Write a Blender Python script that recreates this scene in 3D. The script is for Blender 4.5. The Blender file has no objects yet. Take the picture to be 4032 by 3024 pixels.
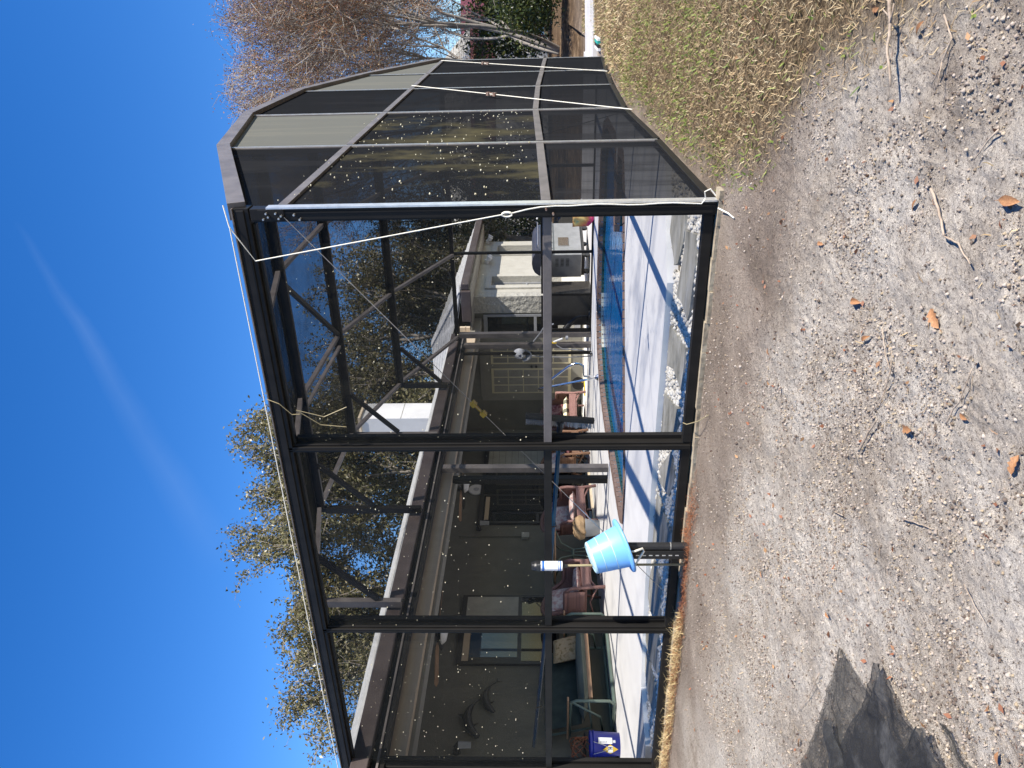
import bpy, math, random
import numpy as np
from mathutils import Vector, Matrix

# ------------------------------------------------------------------ camera, sky, sun, exposure
SC = bpy.context.scene
COL = SC.collection
F = 3028.0                                   # focal length in pixels of the 4032 px photograph
FW = np.array([-0.46857112, 0.88269515, 0.03592184])
RT = np.array([0.8830846, 0.46913276, -0.0087209])
UP = np.array([0.02455001, -0.02763566, 0.99931655])
O = np.array([1.13685268, -4.33228783, 0.95])
cam_d = bpy.data.cameras.new('camera')
cam = bpy.data.objects.new('camera', cam_d)
COL.objects.link(cam)
m = Matrix.Identity(4)                       # phone held on its side: image right is down, image top is right
for i in range(3):
    m[i][0] = -UP[i]; m[i][1] = RT[i]; m[i][2] = -FW[i]; m[i][3] = O[i]
cam.matrix_world = m
cam_d.sensor_width = 36.0
cam_d.lens = 36.0 * F / 4032.0
cam_d.clip_start = 0.05
cam_d.clip_end = 2000
SC.camera = cam

ELEV = math.radians(42)
SUNH = Vector((0.965, -0.26)).normalized()   # horizontal direction towards the sun
world = bpy.data.worlds.new('World'); SC.world = world; world.use_nodes = True
wn = world.node_tree
sky = wn.nodes.new('ShaderNodeTexSky'); sky.sky_type = 'NISHITA'; sky.sun_disc = False
sky.sun_elevation = ELEV; sky.sun_rotation = math.atan2(SUNH.x, SUNH.y)
sky.altitude = 0; sky.air_density = 1.0; sky.dust_density = 0.15; sky.ozone_density = 3.0
bg = wn.nodes['Background']; bg.inputs[1].default_value = 0.112
hs = wn.nodes.new('ShaderNodeHueSaturation'); hs.inputs['Saturation'].default_value = 1.36; hs.inputs['Hue'].default_value = 0.512
wn.links.new(sky.outputs[0], hs.inputs['Color']); # faint vapour streak high in the sky: a thin band of haze along a great circle, broken up by noise
wtc = wn.nodes.new('ShaderNodeTexCoord')
def wmath(op, a, b=None, c=None):
    n = wn.nodes.new('ShaderNodeMath'); n.operation = op
    for i, v in enumerate((a, b, c)):
        if v is None: continue
        if isinstance(v, (int, float)): n.inputs[i].default_value = v
        else: wn.links.new(v, n.inputs[i])
    return n.outputs[0]
def pxray(px, py):
    d = FW * F + UP * (2016 - px) + RT * (1512 - py); return Vector(d / np.linalg.norm(d))
va, vb = pxray(60, 860), pxray(900, 2250)
nrm_v = va.cross(vb).normalized(); along = (vb - va).normalized()
dn = wn.nodes.new('ShaderNodeVectorMath'); dn.operation = 'DOT_PRODUCT'; dn.inputs[1].default_value = nrm_v; wn.links.new(wtc.outputs['Generated'], dn.inputs[0])
da = wn.nodes.new('ShaderNodeVectorMath'); da.operation = 'DOT_PRODUCT'; da.inputs[1].default_value = along; wn.links.new(wtc.outputs['Generated'], da.inputs[0])
wnz = wn.nodes.new('ShaderNodeTexNoise'); wnz.inputs['Scale'].default_value = 7; wnz.inputs['Detail'].default_value = 5; wn.links.new(wtc.outputs['Generated'], wnz.inputs[0])
s_mid = (va.dot(along) + vb.dot(along)) / 2; s_half = (vb.dot(along) - va.dot(along)) / 2
tt = wmath('DIVIDE', wmath('SUBTRACT', da.outputs['Value'], s_mid), s_half)
wid = wmath('MULTIPLY_ADD', tt, 0.014, 0.018)
off = wmath('ADD', dn.outputs['Value'], wmath('MULTIPLY', wmath('SUBTRACT', wnz.outputs[0], 0.5), 0.02))
band = wmath('MAXIMUM', wmath('SUBTRACT', 1.0, wmath('ABSOLUTE', wmath('DIVIDE', off, wid))), 0.0)
fade = wmath('MAXIMUM', wmath('SUBTRACT', 1.0, wmath('POWER', wmath('ABSOLUTE', tt), 4.0)), 0.0)
hz_m = wmath('MULTIPLY', wmath('MULTIPLY', band, fade), wmath('MULTIPLY_ADD', wnz.outputs[0], 0.16, -0.02))
wmix = wn.nodes.new('ShaderNodeMix'); wmix.data_type = 'RGBA'; wmix.inputs[7].default_value = (2.6, 3.6, 5.2, 1)
wn.links.new(hz_m, wmix.inputs[0]); wn.links.new(hs.outputs[0], wmix.inputs[6]); wn.links.new(wmix.outputs[2], bg.inputs[0])
sun_d = bpy.data.lights.new('sun', 'SUN'); sun_d.energy = 5.0; sun_d.angle = math.radians(0.53); sun_d.color = (1.0, 0.93, 0.83)
sun = bpy.data.objects.new('sun', sun_d); COL.objects.link(sun)
sun.rotation_euler = Vector((-SUNH.x * math.cos(ELEV), -SUNH.y * math.cos(ELEV), -math.sin(ELEV))).to_track_quat('-Z', 'Y').to_euler()
SC.view_settings.view_transform = 'Standard'; SC.view_settings.look = 'None'
SC.view_settings.exposure = 0.93; SC.view_settings.gamma = 1.0
SC.render.engine = 'CYCLES'
SC.cycles.max_bounces = 8; SC.cycles.transparent_max_bounces = 24; SC.cycles.diffuse_bounces = 2
SC.cycles.caustics_reflective = False; SC.cycles.caustics_refractive = False
rnd = random.Random(7)
rng = np.random.default_rng(7)

def ray(px, py):
    d = FW * F + UP * (2016 - px) + RT * (1512 - py)
    return d / np.linalg.norm(d)
def on(px, py, axis, val):                   # point where the sight line of a photo pixel meets a real plane
    d = ray(px, py); t = (val - O[axis]) / d[axis]
    return Vector(O + d * t)
def camw(X, Y, z):                           # metres right of / ahead of the camera -> world
    c, s = 0.88326, 0.46888
    return Vector((O[0] + X * c - Y * s, O[1] + X * s + Y * c, z))

# ------------------------------------------------------------------ helpers
def tag(o, label=None, cat=None, group=None, kind=None):
    if label: o['label'] = label
    if cat: o['category'] = cat
    if group: o['group'] = group
    if kind: o['kind'] = kind
    return o
def empty(name, loc, label, cat, group=None, rz=0.0):
    o = bpy.data.objects.new(name, None); COL.objects.link(o)
    o.location = loc; o.rotation_euler = (0, 0, rz); o.empty_display_size = 0.1
    return tag(o, label, cat, group)
def perp(d):
    d = d.normalized(); a = Vector((0, 0, 1)) if abs(d.z) < 0.95 else Vector((1, 0, 0))
    s = d.cross(a).normalized(); return s, s.cross(d).normalized()

class MB:
    def __init__(s): s.v = []; s.f = []
    def add(s, vs, fs):
        b = len(s.v); s.v += [tuple(v) for v in vs]; s.f += [tuple(i + b for i in f) for f in fs]; return s
    def box(s, c, size, R=None):
        c = Vector(c); hx, hy, hz = [k / 2 for k in size]
        vs = [Vector((x, y, z)) for x in (-hx, hx) for y in (-hy, hy) for z in (-hz, hz)]
        if R is not None: vs = [R @ v for v in vs]
        return s.add([c + v for v in vs], [(0,1,3,2),(4,6,7,5),(0,4,5,1),(2,3,7,6),(0,2,6,4),(1,5,7,3)])
    def rng(s, x0, x1, y0, y1, z0, z1):
        return s.box(((x0+x1)/2, (y0+y1)/2, (z0+z1)/2), (abs(x1-x0), abs(y1-y0), abs(z1-z0)))
    def bar(s, a, b, w, h, up=(0, 0, 1)):
        a = Vector(a); b = Vector(b); d = (b - a).normalized(); up = Vector(up)
        if abs(d.dot(up)) > 0.99: up = Vector((0, 1, 0))
        sd = d.cross(up).normalized(); u = sd.cross(d)
        vs = [p + sd * (i * w / 2) + u * (j * h / 2) for p in (a, b) for i, j in ((-1,-1),(1,-1),(1,1),(-1,1))]
        return s.add(vs, [(3,2,1,0),(4,5,6,7),(0,1,5,4),(1,2,6,5),(2,3,7,6),(3,0,4,7)])
    def tube(s, pts, r, n=8, cap=True):
        pts = [Vector(p) for p in pts]; rs = r if isinstance(r, (list, tuple)) else [r] * len(pts)
        b = len(s.v); prev = None
        for i, p in enumerate(pts):
            d = (pts[min(i+1, len(pts)-1)] - pts[max(i-1, 0)])
            if d.length < 1e-9: d = Vector((0, 0, 1))
            d.normalize()
            if prev is None: sd, u = perp(d)
            else:
                sd = (prev - d * prev.dot(d)).normalized(); u = sd.cross(d)
            prev = sd
            for k in range(n):
                a = 2 * math.pi * k / n
                s.v.append(tuple(p + sd * (math.cos(a) * rs[i]) + u * (math.sin(a) * rs[i])))
        for i in range(len(pts) - 1):
            for k in range(n):
                k2 = (k + 1) % n
                s.f.append((b+i*n+k, b+i*n+k2, b+(i+1)*n+k2, b+(i+1)*n+k))
        if cap:
            s.f.append(tuple(b + k for k in reversed(range(n)))); s.f.append(tuple(b + (len(pts)-1)*n + k for k in range(n)))
        return s
    def lathe(s, prof, c=(0, 0, 0), n=24, R=None, close=False):
        c = Vector(c); b = len(s.v)
        for r, z in prof:
            for k in range(n):
                a = 2 * math.pi * k / n; v = Vector((r * math.cos(a), r * math.sin(a), z))
                if R is not None: v = R @ v
                s.v.append(tuple(c + v))
        for i in range(len(prof) - 1):
            for k in range(n):
                k2 = (k + 1) % n
                s.f.append((b+i*n+k, b+i*n+k2, b+(i+1)*n+k2, b+(i+1)*n+k))
        if close:
            s.f.append(tuple(b + k for k in reversed(range(n)))); s.f.append(tuple(b + (len(prof)-1)*n + k for k in range(n)))
        return s
    def prism(s, poly, z0, z1, inset=0.0):
        n = len(poly); c = Vector((sum(p[0] for p in poly)/n, sum(p[1] for p in poly)/n))
        top = [(p[0] + (c.x-p[0])*inset, p[1] + (c.y-p[1])*inset, z1) for p in poly]
        bot = [(p[0], p[1], z0) for p in poly]
        fs = [tuple(range(n, 2*n)), tuple(reversed(range(n)))] + [(i, (i+1) % n, n+(i+1) % n, n+i) for i in range(n)]
        return s.add(bot + top, fs)
    def quad(s, a, b, c, d): return s.add([a, b, c, d], [(0, 1, 2, 3)])
    def grid(s, P):                          # P[i][j] -> Vector
        n, k = len(P), len(P[0]); b = len(s.v)
        s.v += [tuple(v) for row in P for v in row]
        s.f += [(b+i*k+j, b+i*k+j+1, b+(i+1)*k+j+1, b+(i+1)*k+j) for i in range(n-1) for j in range(k-1)]
        return s
    def build(s, name, mat, parent=None, world=False, smooth=False, bevel=0.0, **kw):
        me = bpy.data.meshes.new(name); me.from_pydata(s.v, [], s.f); me.update()
        me.materials.append(mat)
        if smooth: me.polygons.foreach_set('use_smooth', [True] * len(me.polygons))
        o = bpy.data.objects.new(name, me); COL.objects.link(o)
        if parent is not None:
            o.parent = parent
            if world: o.matrix_parent_inverse = Matrix.Translation(-parent_loc(parent))
        if bevel:
            bm = o.modifiers.new('b', 'BEVEL'); bm.width = bevel; bm.segments = 2; bm.limit_method = 'ANGLE'
        return tag(o, **kw) if kw else o
def parent_loc(o):
    v = Vector((0, 0, 0))
    while o is not None and o.type == 'EMPTY':
        v += o.location; o = o.parent
    return v if o is None or o.type != 'MESH' else v
def np_mesh(name, V, Fc, mat, parent=None, cols=None, smooth=False):
    """V (n,3), Fc (m,k) arrays -> object, fast"""
    me = bpy.data.meshes.new(name); k = Fc.shape[1]
    me.vertices.add(len(V)); me.vertices.foreach_set('co', V.astype(np.float32).ravel())
    me.loops.add(Fc.size); me.loops.foreach_set('vertex_index', Fc.astype(np.int32).ravel())
    me.polygons.add(len(Fc)); me.polygons.foreach_set('loop_start', np.arange(0, Fc.size, k, dtype=np.int32))
    me.polygons.foreach_set('loop_total', np.full(len(Fc), k, dtype=np.int32))
    if smooth: me.polygons.foreach_set('use_smooth', np.ones(len(Fc), dtype=bool))
    if cols is not None:
        a = me.color_attributes.new('Col', 'FLOAT_COLOR', 'POINT'); a.data.foreach_set('color', cols.astype(np.float32).ravel())
    me.update(calc_edges=True); me.validate()
    me.materials.append(mat)
    o = bpy.data.objects.new(name, me); COL.objects.link(o)
    if parent is not None: o.parent = parent
    return o
def copy_tree(o, parent=None):
    c = o.copy(); COL.objects.link(c)
    if parent is not None: c.parent = parent
    for ch in list(o.children): copy_tree(ch, c)
    return c

# value noise on arrays
def _h(ix, iy, s):
    n = (ix.astype(np.int64) * 374761393 + iy.astype(np.int64) * 668265263 + s * 144665) & 0x7fffffff
    n = ((n ^ (n >> 13)) * 1274126177) & 0x7fffffff
    return ((n ^ (n >> 16)) & 0xffff) / 65535.0
def vn(x, y, s=0):
    ix = np.floor(x); iy = np.floor(y); fx = x - ix; fy = y - iy
    fx = fx*fx*(3-2*fx); fy = fy*fy*(3-2*fy)
    a = _h(ix, iy, s); b = _h(ix+1, iy, s); c = _h(ix, iy+1, s); d = _h(ix+1, iy+1, s)
    return (a*(1-fx)+b*fx)*(1-fy) + (c*(1-fx)+d*fx)*fy
def fbm(x, y, o=4, s=0):
    r = 0; a = 0.5
    for i in range(o): r = r + a * (vn(x, y, s+i) - 0.5); x = x*2.03+7; y = y*2.03+3; a *= 0.5
    return r
def sstep(a, b, x):
    t = np.clip((x - a) / (b - a), 0, 1); return t*t*(3-2*t)

# ------------------------------------------------------------------ materials
def newmat(name):
    mt = bpy.data.materials.new(name); mt.use_nodes = True
    return mt, mt.node_tree, mt.node_tree.nodes['Principled BSDF']
def pm(name, c1, c2=None, scale=6.0, rough=0.6, bump=0.0, bscale=None, metal=0.0, spec=0.5, detail=6, stretch=(1, 1, 1), lo=0.35, hi=0.65, bdist=0.01, c3=None):
    mt, nt, P = newmat(name)
    P.inputs['Base Color'].default_value = (*c1, 1); P.inputs['Roughness'].default_value = rough
    P.inputs['Metallic'].default_value = metal; P.inputs['Specular IOR Level'].default_value = spec
    tc = nt.nodes.new('ShaderNodeTexCoord'); mp = nt.nodes.new('ShaderNodeMapping'); mp.inputs['Scale'].default_value = stretch
    nt.links.new(tc.outputs['Object'], mp.inputs[0])
    if c2:
        nz = nt.nodes.new('ShaderNodeTexNoise'); nz.inputs['Scale'].default_value = scale; nz.inputs['Detail'].default_value = detail; nz.inputs['Roughness'].default_value = 0.65
        nt.links.new(mp.outputs[0], nz.inputs[0])
        cr = nt.nodes.new('ShaderNodeValToRGB'); cr.color_ramp.elements[0].position = lo; cr.color_ramp.elements[1].position = hi
        cr.color_ramp.elements[0].color = (*c1, 1); cr.color_ramp.elements[1].color = (*c2, 1)
        if c3:
            e = cr.color_ramp.elements.new((lo + hi) / 2); e.color = (*c3, 1)
        nt.links.new(nz.outputs[0], cr.inputs[0]); nt.links.new(cr.outputs[0], P.inputs['Base Color'])
    if bump:
        bn = nt.nodes.new('ShaderNodeTexNoise'); bn.inputs['Scale'].default_value = bscale or scale * 4; bn.inputs['Detail'].default_value = 5
        nt.links.new(mp.outputs[0], bn.inputs[0])
        bp = nt.nodes.new('ShaderNodeBump'); bp.inputs['Strength'].default_value = bump; bp.inputs['Distance'].default_value = bdist
        nt.links.new(bn.outputs[0], bp.inputs['Height']); nt.links.new(bp.outputs[0], P.inputs['Normal'])
    return mt
def leafmat(name, cols, trans=0.25, rough=0.5):
    """colour picked per island from a ramp; thin leaves let some light through"""
    mt, nt, P = newmat(name)
    g = nt.nodes.new('ShaderNodeNewGeometry'); cr = nt.nodes.new('ShaderNodeValToRGB')
    while len(cr.color_ramp.elements) < len(cols): cr.color_ramp.elements.new(0.5)
    for i, c in enumerate(cols):
        cr.color_ramp.elements[i].position = i / max(1, len(cols)-1); cr.color_ramp.elements[i].color = (*c, 1)
    nt.links.new(g.outputs['Random Per Island'], cr.inputs[0]); nt.links.new(cr.outputs[0], P.inputs['Base Color'])
    P.inputs['Roughness'].default_value = rough
    if trans:
        tr = nt.nodes.new('ShaderNodeBsdfTranslucent'); nt.links.new(cr.outputs[0], tr.inputs[0])
        mx = nt.nodes.new('ShaderNodeMixShader'); mx.inputs[0].default_value = trans
        out = nt.nodes['Material Output']
        nt.links.new(P.outputs[0], mx.inputs[1]); nt.links.new(tr.outputs[0], mx.inputs[2]); nt.links.new(mx.outputs[0], out.inputs[0])
    return mt
def screenmat(name, col, k, dust=None, dust_amt=0.0, dscale=3.0, stretch=(1, 1, 0.25)):
    """insect screen: woven strands cover more of the sight line the more it slants, so light is let through as exp(-k / cos)"""
    mt, nt, P = newmat(name)
    P.inputs['Base Color'].default_value = (*col, 1); P.inputs['Roughness'].default_value = 0.8; P.inputs['Specular IOR Level'].default_value = 0.0
    g = nt.nodes.new('ShaderNodeNewGeometry')
    dt = nt.nodes.new('ShaderNodeVectorMath'); dt.operation = 'DOT_PRODUCT'
    nt.links.new(g.outputs['Incoming'], dt.inputs[0]); nt.links.new(g.outputs['True Normal'], dt.inputs[1])
    def mth(op, a, b=None):
        n = nt.nodes.new('ShaderNodeMath'); n.operation = op
        for i, v in enumerate((a, b)):
            if v is None: continue
            if isinstance(v, (int, float)): n.inputs[i].default_value = v
            else: nt.links.new(v, n.inputs[i])
        return n.outputs[0]
    c = mth('MAXIMUM', mth('ABSOLUTE', dt.outputs['Value']), 0.02)
    tc = nt.nodes.new('ShaderNodeTexCoord')
    mp = nt.nodes.new('ShaderNodeMapping'); mp.inputs['Scale'].default_value = stretch; nt.links.new(tc.outputs['Object'], mp.inputs[0])
    nz = nt.nodes.new('ShaderNodeTexNoise'); nz.inputs['Scale'].default_value = dscale; nz.inputs['Detail'].default_value = 8; nz.inputs['Roughness'].default_value = 0.7
    nt.links.new(mp.outputs[0], nz.inputs[0])
    dense = mth('ADD', mth('MULTIPLY', nz.outputs[0], k * 0.5), k * 0.75)
    if dust:
        mr = nt.nodes.new('ShaderNodeMapRange'); mr.inputs[1].default_value = 0.50; mr.inputs[2].default_value = 0.68
        nt.links.new(nz.outputs[0], mr.inputs[0])
        d = mth('MULTIPLY', mr.outputs[0], dust_amt)
        mc = nt.nodes.new('ShaderNodeMix'); mc.data_type = 'RGBA'; mc.inputs[6].default_value = (*col, 1); mc.inputs[7].default_value = (*dust, 1)
        nt.links.new(d, mc.inputs[0]); nt.links.new(mc.outputs[2], P.inputs['Base Color'])
        dense = mth('ADD', dense, mth('MULTIPLY', d, k))
    fac = mth('SUBTRACT', 1.0, mth('EXPONENT', mth('MULTIPLY', mth('DIVIDE', dense, c), -1.0)))
    tr = nt.nodes.new('ShaderNodeBsdfTransparent'); mx = nt.nodes.new('ShaderNodeMixShader')
    out = nt.nodes['Material Output']
    nt.links.new(fac, mx.inputs[0]); nt.links.new(tr.outputs[0], mx.inputs[1]); nt.links.new(P.outputs[0], mx.inputs[2]); nt.links.new(mx.outputs[0], out.inputs[0])
    return mt

M = {}
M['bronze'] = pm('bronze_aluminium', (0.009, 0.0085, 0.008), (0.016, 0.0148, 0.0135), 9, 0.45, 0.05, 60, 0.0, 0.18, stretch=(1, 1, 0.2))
M['bronze_pale'] = pm('pale_bronze_aluminium', (0.095, 0.085, 0.081), (0.15, 0.134, 0.127), 5, 0.5, 0.08, 50, 0.0, 0.4)  # paler bronze: sunlight on beam tops and purlins is put into the colour
M['alu'] = pm('bare_aluminium', (0.55, 0.55, 0.54), (0.7, 0.7, 0.68), 20, 0.35, 0.03, 80, 0.6)
M['screen'] = screenmat('charcoal_insect_screen', (0.020, 0.021, 0.020), 0.36, (0.06, 0.056, 0.042), 0.45, 2.2)
M['screen_side'] = screenmat('charcoal_side_screen', (0.012, 0.013, 0.015), 0.50, (0.026, 0.026, 0.028), 0.5, 1.5, (1, 2.0, 0.3))
M['screen_dust'] = screenmat('pollen_stained_screen', (0.012, 0.013, 0.015), 0.48, (0.075, 0.067, 0.038), 0.9, 1.6, (1, 1.0, 0.55))
M['screen_pale'] = screenmat('weathered_pale_screen', (0.115, 0.118, 0.108), 0.60, (0.16, 0.155, 0.13), 0.6, 2.0, (1, 4.0, 0.25))
M['rope'] = pm('white_rope', (0.72, 0.68, 0.56), (0.82, 0.8, 0.72), 60, 0.8, 0.3, 300)
M['steel'] = pm('steel_cable', (0.45, 0.44, 0.41), (0.6, 0.58, 0.53), 40, 0.35, 0.1, 400, 0.7)
M['rust'] = pm('rusty_steel', (0.16, 0.06, 0.03), (0.35, 0.31, 0.27), 60, 0.6, 0.2, 200, 0.4)
M['deck'] = pm('white_painted_deck', (0.74, 0.735, 0.72), (0.82, 0.815, 0.80), 2.2, 0.7, 0.12, 90, stretch=(1.6, 0.5, 1), lo=0.3, hi=0.7, bdist=0.004)
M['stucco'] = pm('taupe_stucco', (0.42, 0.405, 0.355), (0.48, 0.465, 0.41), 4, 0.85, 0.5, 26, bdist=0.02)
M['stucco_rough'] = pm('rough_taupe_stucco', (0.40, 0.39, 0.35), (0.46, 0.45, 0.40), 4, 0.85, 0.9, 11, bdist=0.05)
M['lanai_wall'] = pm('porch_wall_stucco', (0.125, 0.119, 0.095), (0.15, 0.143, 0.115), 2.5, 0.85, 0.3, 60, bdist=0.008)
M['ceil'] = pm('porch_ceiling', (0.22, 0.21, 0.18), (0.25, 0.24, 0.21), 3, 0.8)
M['header'] = pm('tan_painted_header_board', (0.44, 0.35, 0.25), (0.52, 0.42, 0.30), 3, 0.6, 0.1, 30, stretch=(1, 0.15, 4))
M['rawwood'] = pm('raw_pine_board', (0.62, 0.50, 0.35), (0.72, 0.60, 0.44), 5, 0.7, 0.1, 30, stretch=(0.2, 3, 6))
M['gutter'] = pm('brown_gutter', (0.052, 0.040, 0.038), (0.080, 0.064, 0.060), 4, 0.45, 0.05, 20)
M['shingle'] = pm('grey_shingle', (0.36, 0.36, 0.35), (0.55, 0.55, 0.54), 14, 0.9, 0.4, 60, c3=(0.46, 0.46, 0.45))
M['darkframe'] = pm('dark_window_frame', (0.02, 0.018, 0.016), (0.03, 0.027, 0.024), 8, 0.4)
M['doorpaint'] = pm('taupe_door_paint', (0.20, 0.195, 0.165), (0.23, 0.22, 0.19), 6, 0.5)
M['muntin'] = pm('cream_muntin', (0.52, 0.47, 0.30), (0.58, 0.52, 0.35), 8, 0.5)
M['blind'] = pm('pale_blind', (0.33, 0.32, 0.28), (0.40, 0.39, 0.34), 6, 0.7)
def glassmat(name, tint, rough=0.02):
    mt, nt, P = newmat(name)
    P.inputs['Base Color'].default_value = (*tint, 1); P.inputs['Roughness'].default_value = rough; P.inputs['Specular IOR Level'].default_value = 0.7
    return mt
M['pane'] = glassmat('dark_window_glass', (0.006, 0.007, 0.008))
M['pane_reflection'] = glassmat('blue_reflection_glass', (0.03, 0.06, 0.11))  # blue of a reflection, put into the base colour of the pane
M['brick'] = pm('coping_brick', (0.17, 0.105, 0.078), (0.27, 0.185, 0.145), 7, 0.8, 0.4, 40, c3=(0.21, 0.14, 0.11))
M['grout'] = pm('coping_mortar', (0.48, 0.42, 0.33), (0.56, 0.50, 0.40), 10, 0.9, 0.3, 60)
M['tile'] = pm('dark_green_pool_tile', (0.018, 0.055, 0.052), (0.03, 0.085, 0.078), 12, 0.15)
M['tile_mark'] = pm('tile_ornament', (0.005, 0.02, 0.02), None, rough=0.2)
M['tile_cream'] = pm('cream_pool_tile', (0.62, 0.60, 0.48), (0.70, 0.68, 0.56), 12, 0.25)
M['basin'] = pm('blue_pool_plaster', (0.16, 0.42, 0.62), (0.22, 0.50, 0.70), 2.5, 0.7)
M['slab'] = pm('weathered_concrete_slab', (0.16, 0.155, 0.13), (0.42, 0.41, 0.37), 3.0, 0.9, 0.3, 40, c3=(0.30, 0.29, 0.25), lo=0.36, hi=0.62, stretch=(0.6, 1.8, 1))
M['gravel'] = leafmat('white_gravel', [(0.42, 0.39, 0.33), (0.62, 0.59, 0.52), (0.72, 0.70, 0.64), (0.55, 0.51, 0.43)], 0.0, 0.85)
M['soil'] = pm('dark_soil', (0.10, 0.08, 0.06), (0.20, 0.17, 0.13), 12, 0.95, 0.6, 60)
M['footing'] = pm('tan_concrete_footing', (0.20, 0.16, 0.11), (0.42, 0.36, 0.26), 10, 0.9, 0.5, 50)
M['wicker'] = None
M['cushion'] = pm('rose_floral_cushion', (0.42, 0.24, 0.23), (0.60, 0.52, 0.48), 16, 0.9, 0.3, 60, lo=0.42, hi=0.58)
M['red_cushion'] = pm('dark_red_floral_cushion', (0.12, 0.02, 0.03), (0.36, 0.22, 0.21), 14, 0.9, 0.2, 50, lo=0.45, hi=0.62)
M['green_tube'] = pm('grey_green_metal_tube', (0.10, 0.14, 0.115), (0.13, 0.17, 0.145), 8, 0.35, metal=0.1)
M['green_fabric'] = pm('dark_green_cushion', (0.02, 0.032, 0.030), (0.035, 0.05, 0.046), 6, 0.9, 0.2, 200)
M['grey_green_fabric'] = pm('grey_green_seat_pad', (0.13, 0.155, 0.135), (0.17, 0.19, 0.17), 6, 0.9, 0.2, 80)
M['floral'] = pm('tan_floral_pillow', (0.42, 0.32, 0.20), (0.20, 0.15, 0.07), 18, 0.9, lo=0.45, hi=0.6, c3=(0.40, 0.28, 0.16))
M['wood'] = pm('brown_wood', (0.22, 0.13, 0.075), (0.32, 0.20, 0.12), 6, 0.5, 0.15, 30, stretch=(1, 6, 6))
M['chrome'] = pm('polished_steel', (0.75, 0.76, 0.77), None, rough=0.12, metal=1.0)
M['black'] = pm('black_plastic', (0.012, 0.012, 0.013), (0.022, 0.022, 0.023), 10, 0.4)
M['blackmetal'] = pm('black_metal', (0.012, 0.012, 0.012), (0.02, 0.02, 0.02), 10, 0.35, metal=0.2)
M['grey'] = pm('grey_plastic', (0.28, 0.29, 0.31), (0.33, 0.34, 0.36), 8, 0.5)
M['white'] = pm('white_plastic', (0.75, 0.75, 0.75), (0.80, 0.80, 0.79), 8, 0.45)
M['paper'] = pm('brown_paper', (0.33, 0.22, 0.12), (0.42, 0.29, 0.17), 10, 0.8, 0.3, 40)
M['pole_blue'] = pm('blue_pole', (0.012, 0.06, 0.13), (0.02, 0.09, 0.17), 5, 0.25)
M['bamboo'] = pm('weathered_bamboo', (0.26, 0.21, 0.11), (0.36, 0.30, 0.17), 20, 0.6, stretch=(3, 3, 0.3))
M['bucket'] = pm('sky_blue_plastic', (0.155, 0.40, 0.78), (0.19, 0.45, 0.82), 5, 0.42, 0.03, 120)
M['bucket_pale'] = pm('pale_blue_plastic', (0.42, 0.62, 0.70), (0.50, 0.68, 0.74), 9, 0.5)  # paler blue: light falling on the upturned bottom is put into the colour
M['pail_blue'] = pm('royal_blue_plastic', (0.012, 0.022, 0.26), (0.018, 0.03, 0.31), 5, 0.35)
M['yellow'] = pm('yellow_print', (0.62, 0.40, 0.03), None, rough=0.5)
M['navy'] = pm('navy_print', (0.03, 0.04, 0.10), None, rough=0.5)
M['bluprint'] = pm('blue_print', (0.02, 0.12, 0.42), None, rough=0.5)
M['greyprint'] = pm('grey_print', (0.30, 0.31, 0.34), (0.62, 0.63, 0.66), 80, 0.6)
M['tor'] = screenmat('crumpled_black_screen', (0.028, 0.029, 0.031), 0.75, (0.10, 0.10, 0.10), 0.6, 5.0, (1, 1, 1))
M['tor_thin'] = screenmat('thin_torn_screen', (0.045, 0.045, 0.044), 0.42, (0.09, 0.088, 0.082), 0.6, 5.0, (1, 1, 1))
M['maroon'] = pm('maroon_siding', (0.09, 0.02, 0.024), (0.13, 0.03, 0.034), 4, 0.6)
M['nwall'] = pm('pale_grey_stucco', (0.52, 0.52, 0.52), (0.60, 0.60, 0.60), 1.2, 0.85, 0.2, 20)
M['path'] = pm('pale_concrete_path', (0.42, 0.41, 0.40), (0.52, 0.51, 0.50), 1.5, 0.9, 0.1, 30)
M['bark'] = pm('grey_bark', (0.16, 0.14, 0.12), (0.30, 0.275, 0.245), 5, 0.9, 0.6, 20, stretch=(1, 1, 0.3))
M['twig'] = leafmat('grey_brown_twig', [(0.24, 0.20, 0.17), (0.42, 0.38, 0.33), (0.17, 0.135, 0.11)], 0.0, 0.85)
M['bud'] = leafmat('reddish_brown_buds', [(0.22, 0.095, 0.05), (0.33, 0.165, 0.08), (0.17, 0.075, 0.045), (0.40, 0.28, 0.13)], 0.25)
M['oakleaf'] = leafmat('olive_oak_leaf', [(0.06, 0.062, 0.024), (0.12, 0.115, 0.045), (0.21, 0.185, 0.085), (0.08, 0.08, 0.03), (0.28, 0.235, 0.13), (0.15, 0.145, 0.06)], 0.25, 0.4)
M['shrubleaf'] = leafmat('dark_green_leaf', [(0.02, 0.035, 0.010), (0.05, 0.075, 0.02), (0.11, 0.12, 0.03)], 0.25, 0.4)
M['dead'] = leafmat('dead_grass', [(0.32, 0.21, 0.105), (0.58, 0.45, 0.25), (0.20, 0.125, 0.065), (0.44, 0.31, 0.16), (0.70, 0.60, 0.38)], 0.2, 0.8)
M['straw'] = leafmat('pale_straw', [(0.52, 0.40, 0.19), (0.68, 0.55, 0.30), (0.40, 0.28, 0.13)], 0.2, 0.8)
M['needle'] = leafmat('rusty_pine_straw', [(0.30, 0.10, 0.04), (0.42, 0.17, 0.07), (0.20, 0.08, 0.04)], 0.1, 0.8)
M['green'] = leafmat('green_blades', [(0.12, 0.18, 0.03), (0.22, 0.29, 0.05), (0.33, 0.36, 0.10), (0.08, 0.14, 0.03)], 0.3, 0.5)
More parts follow.
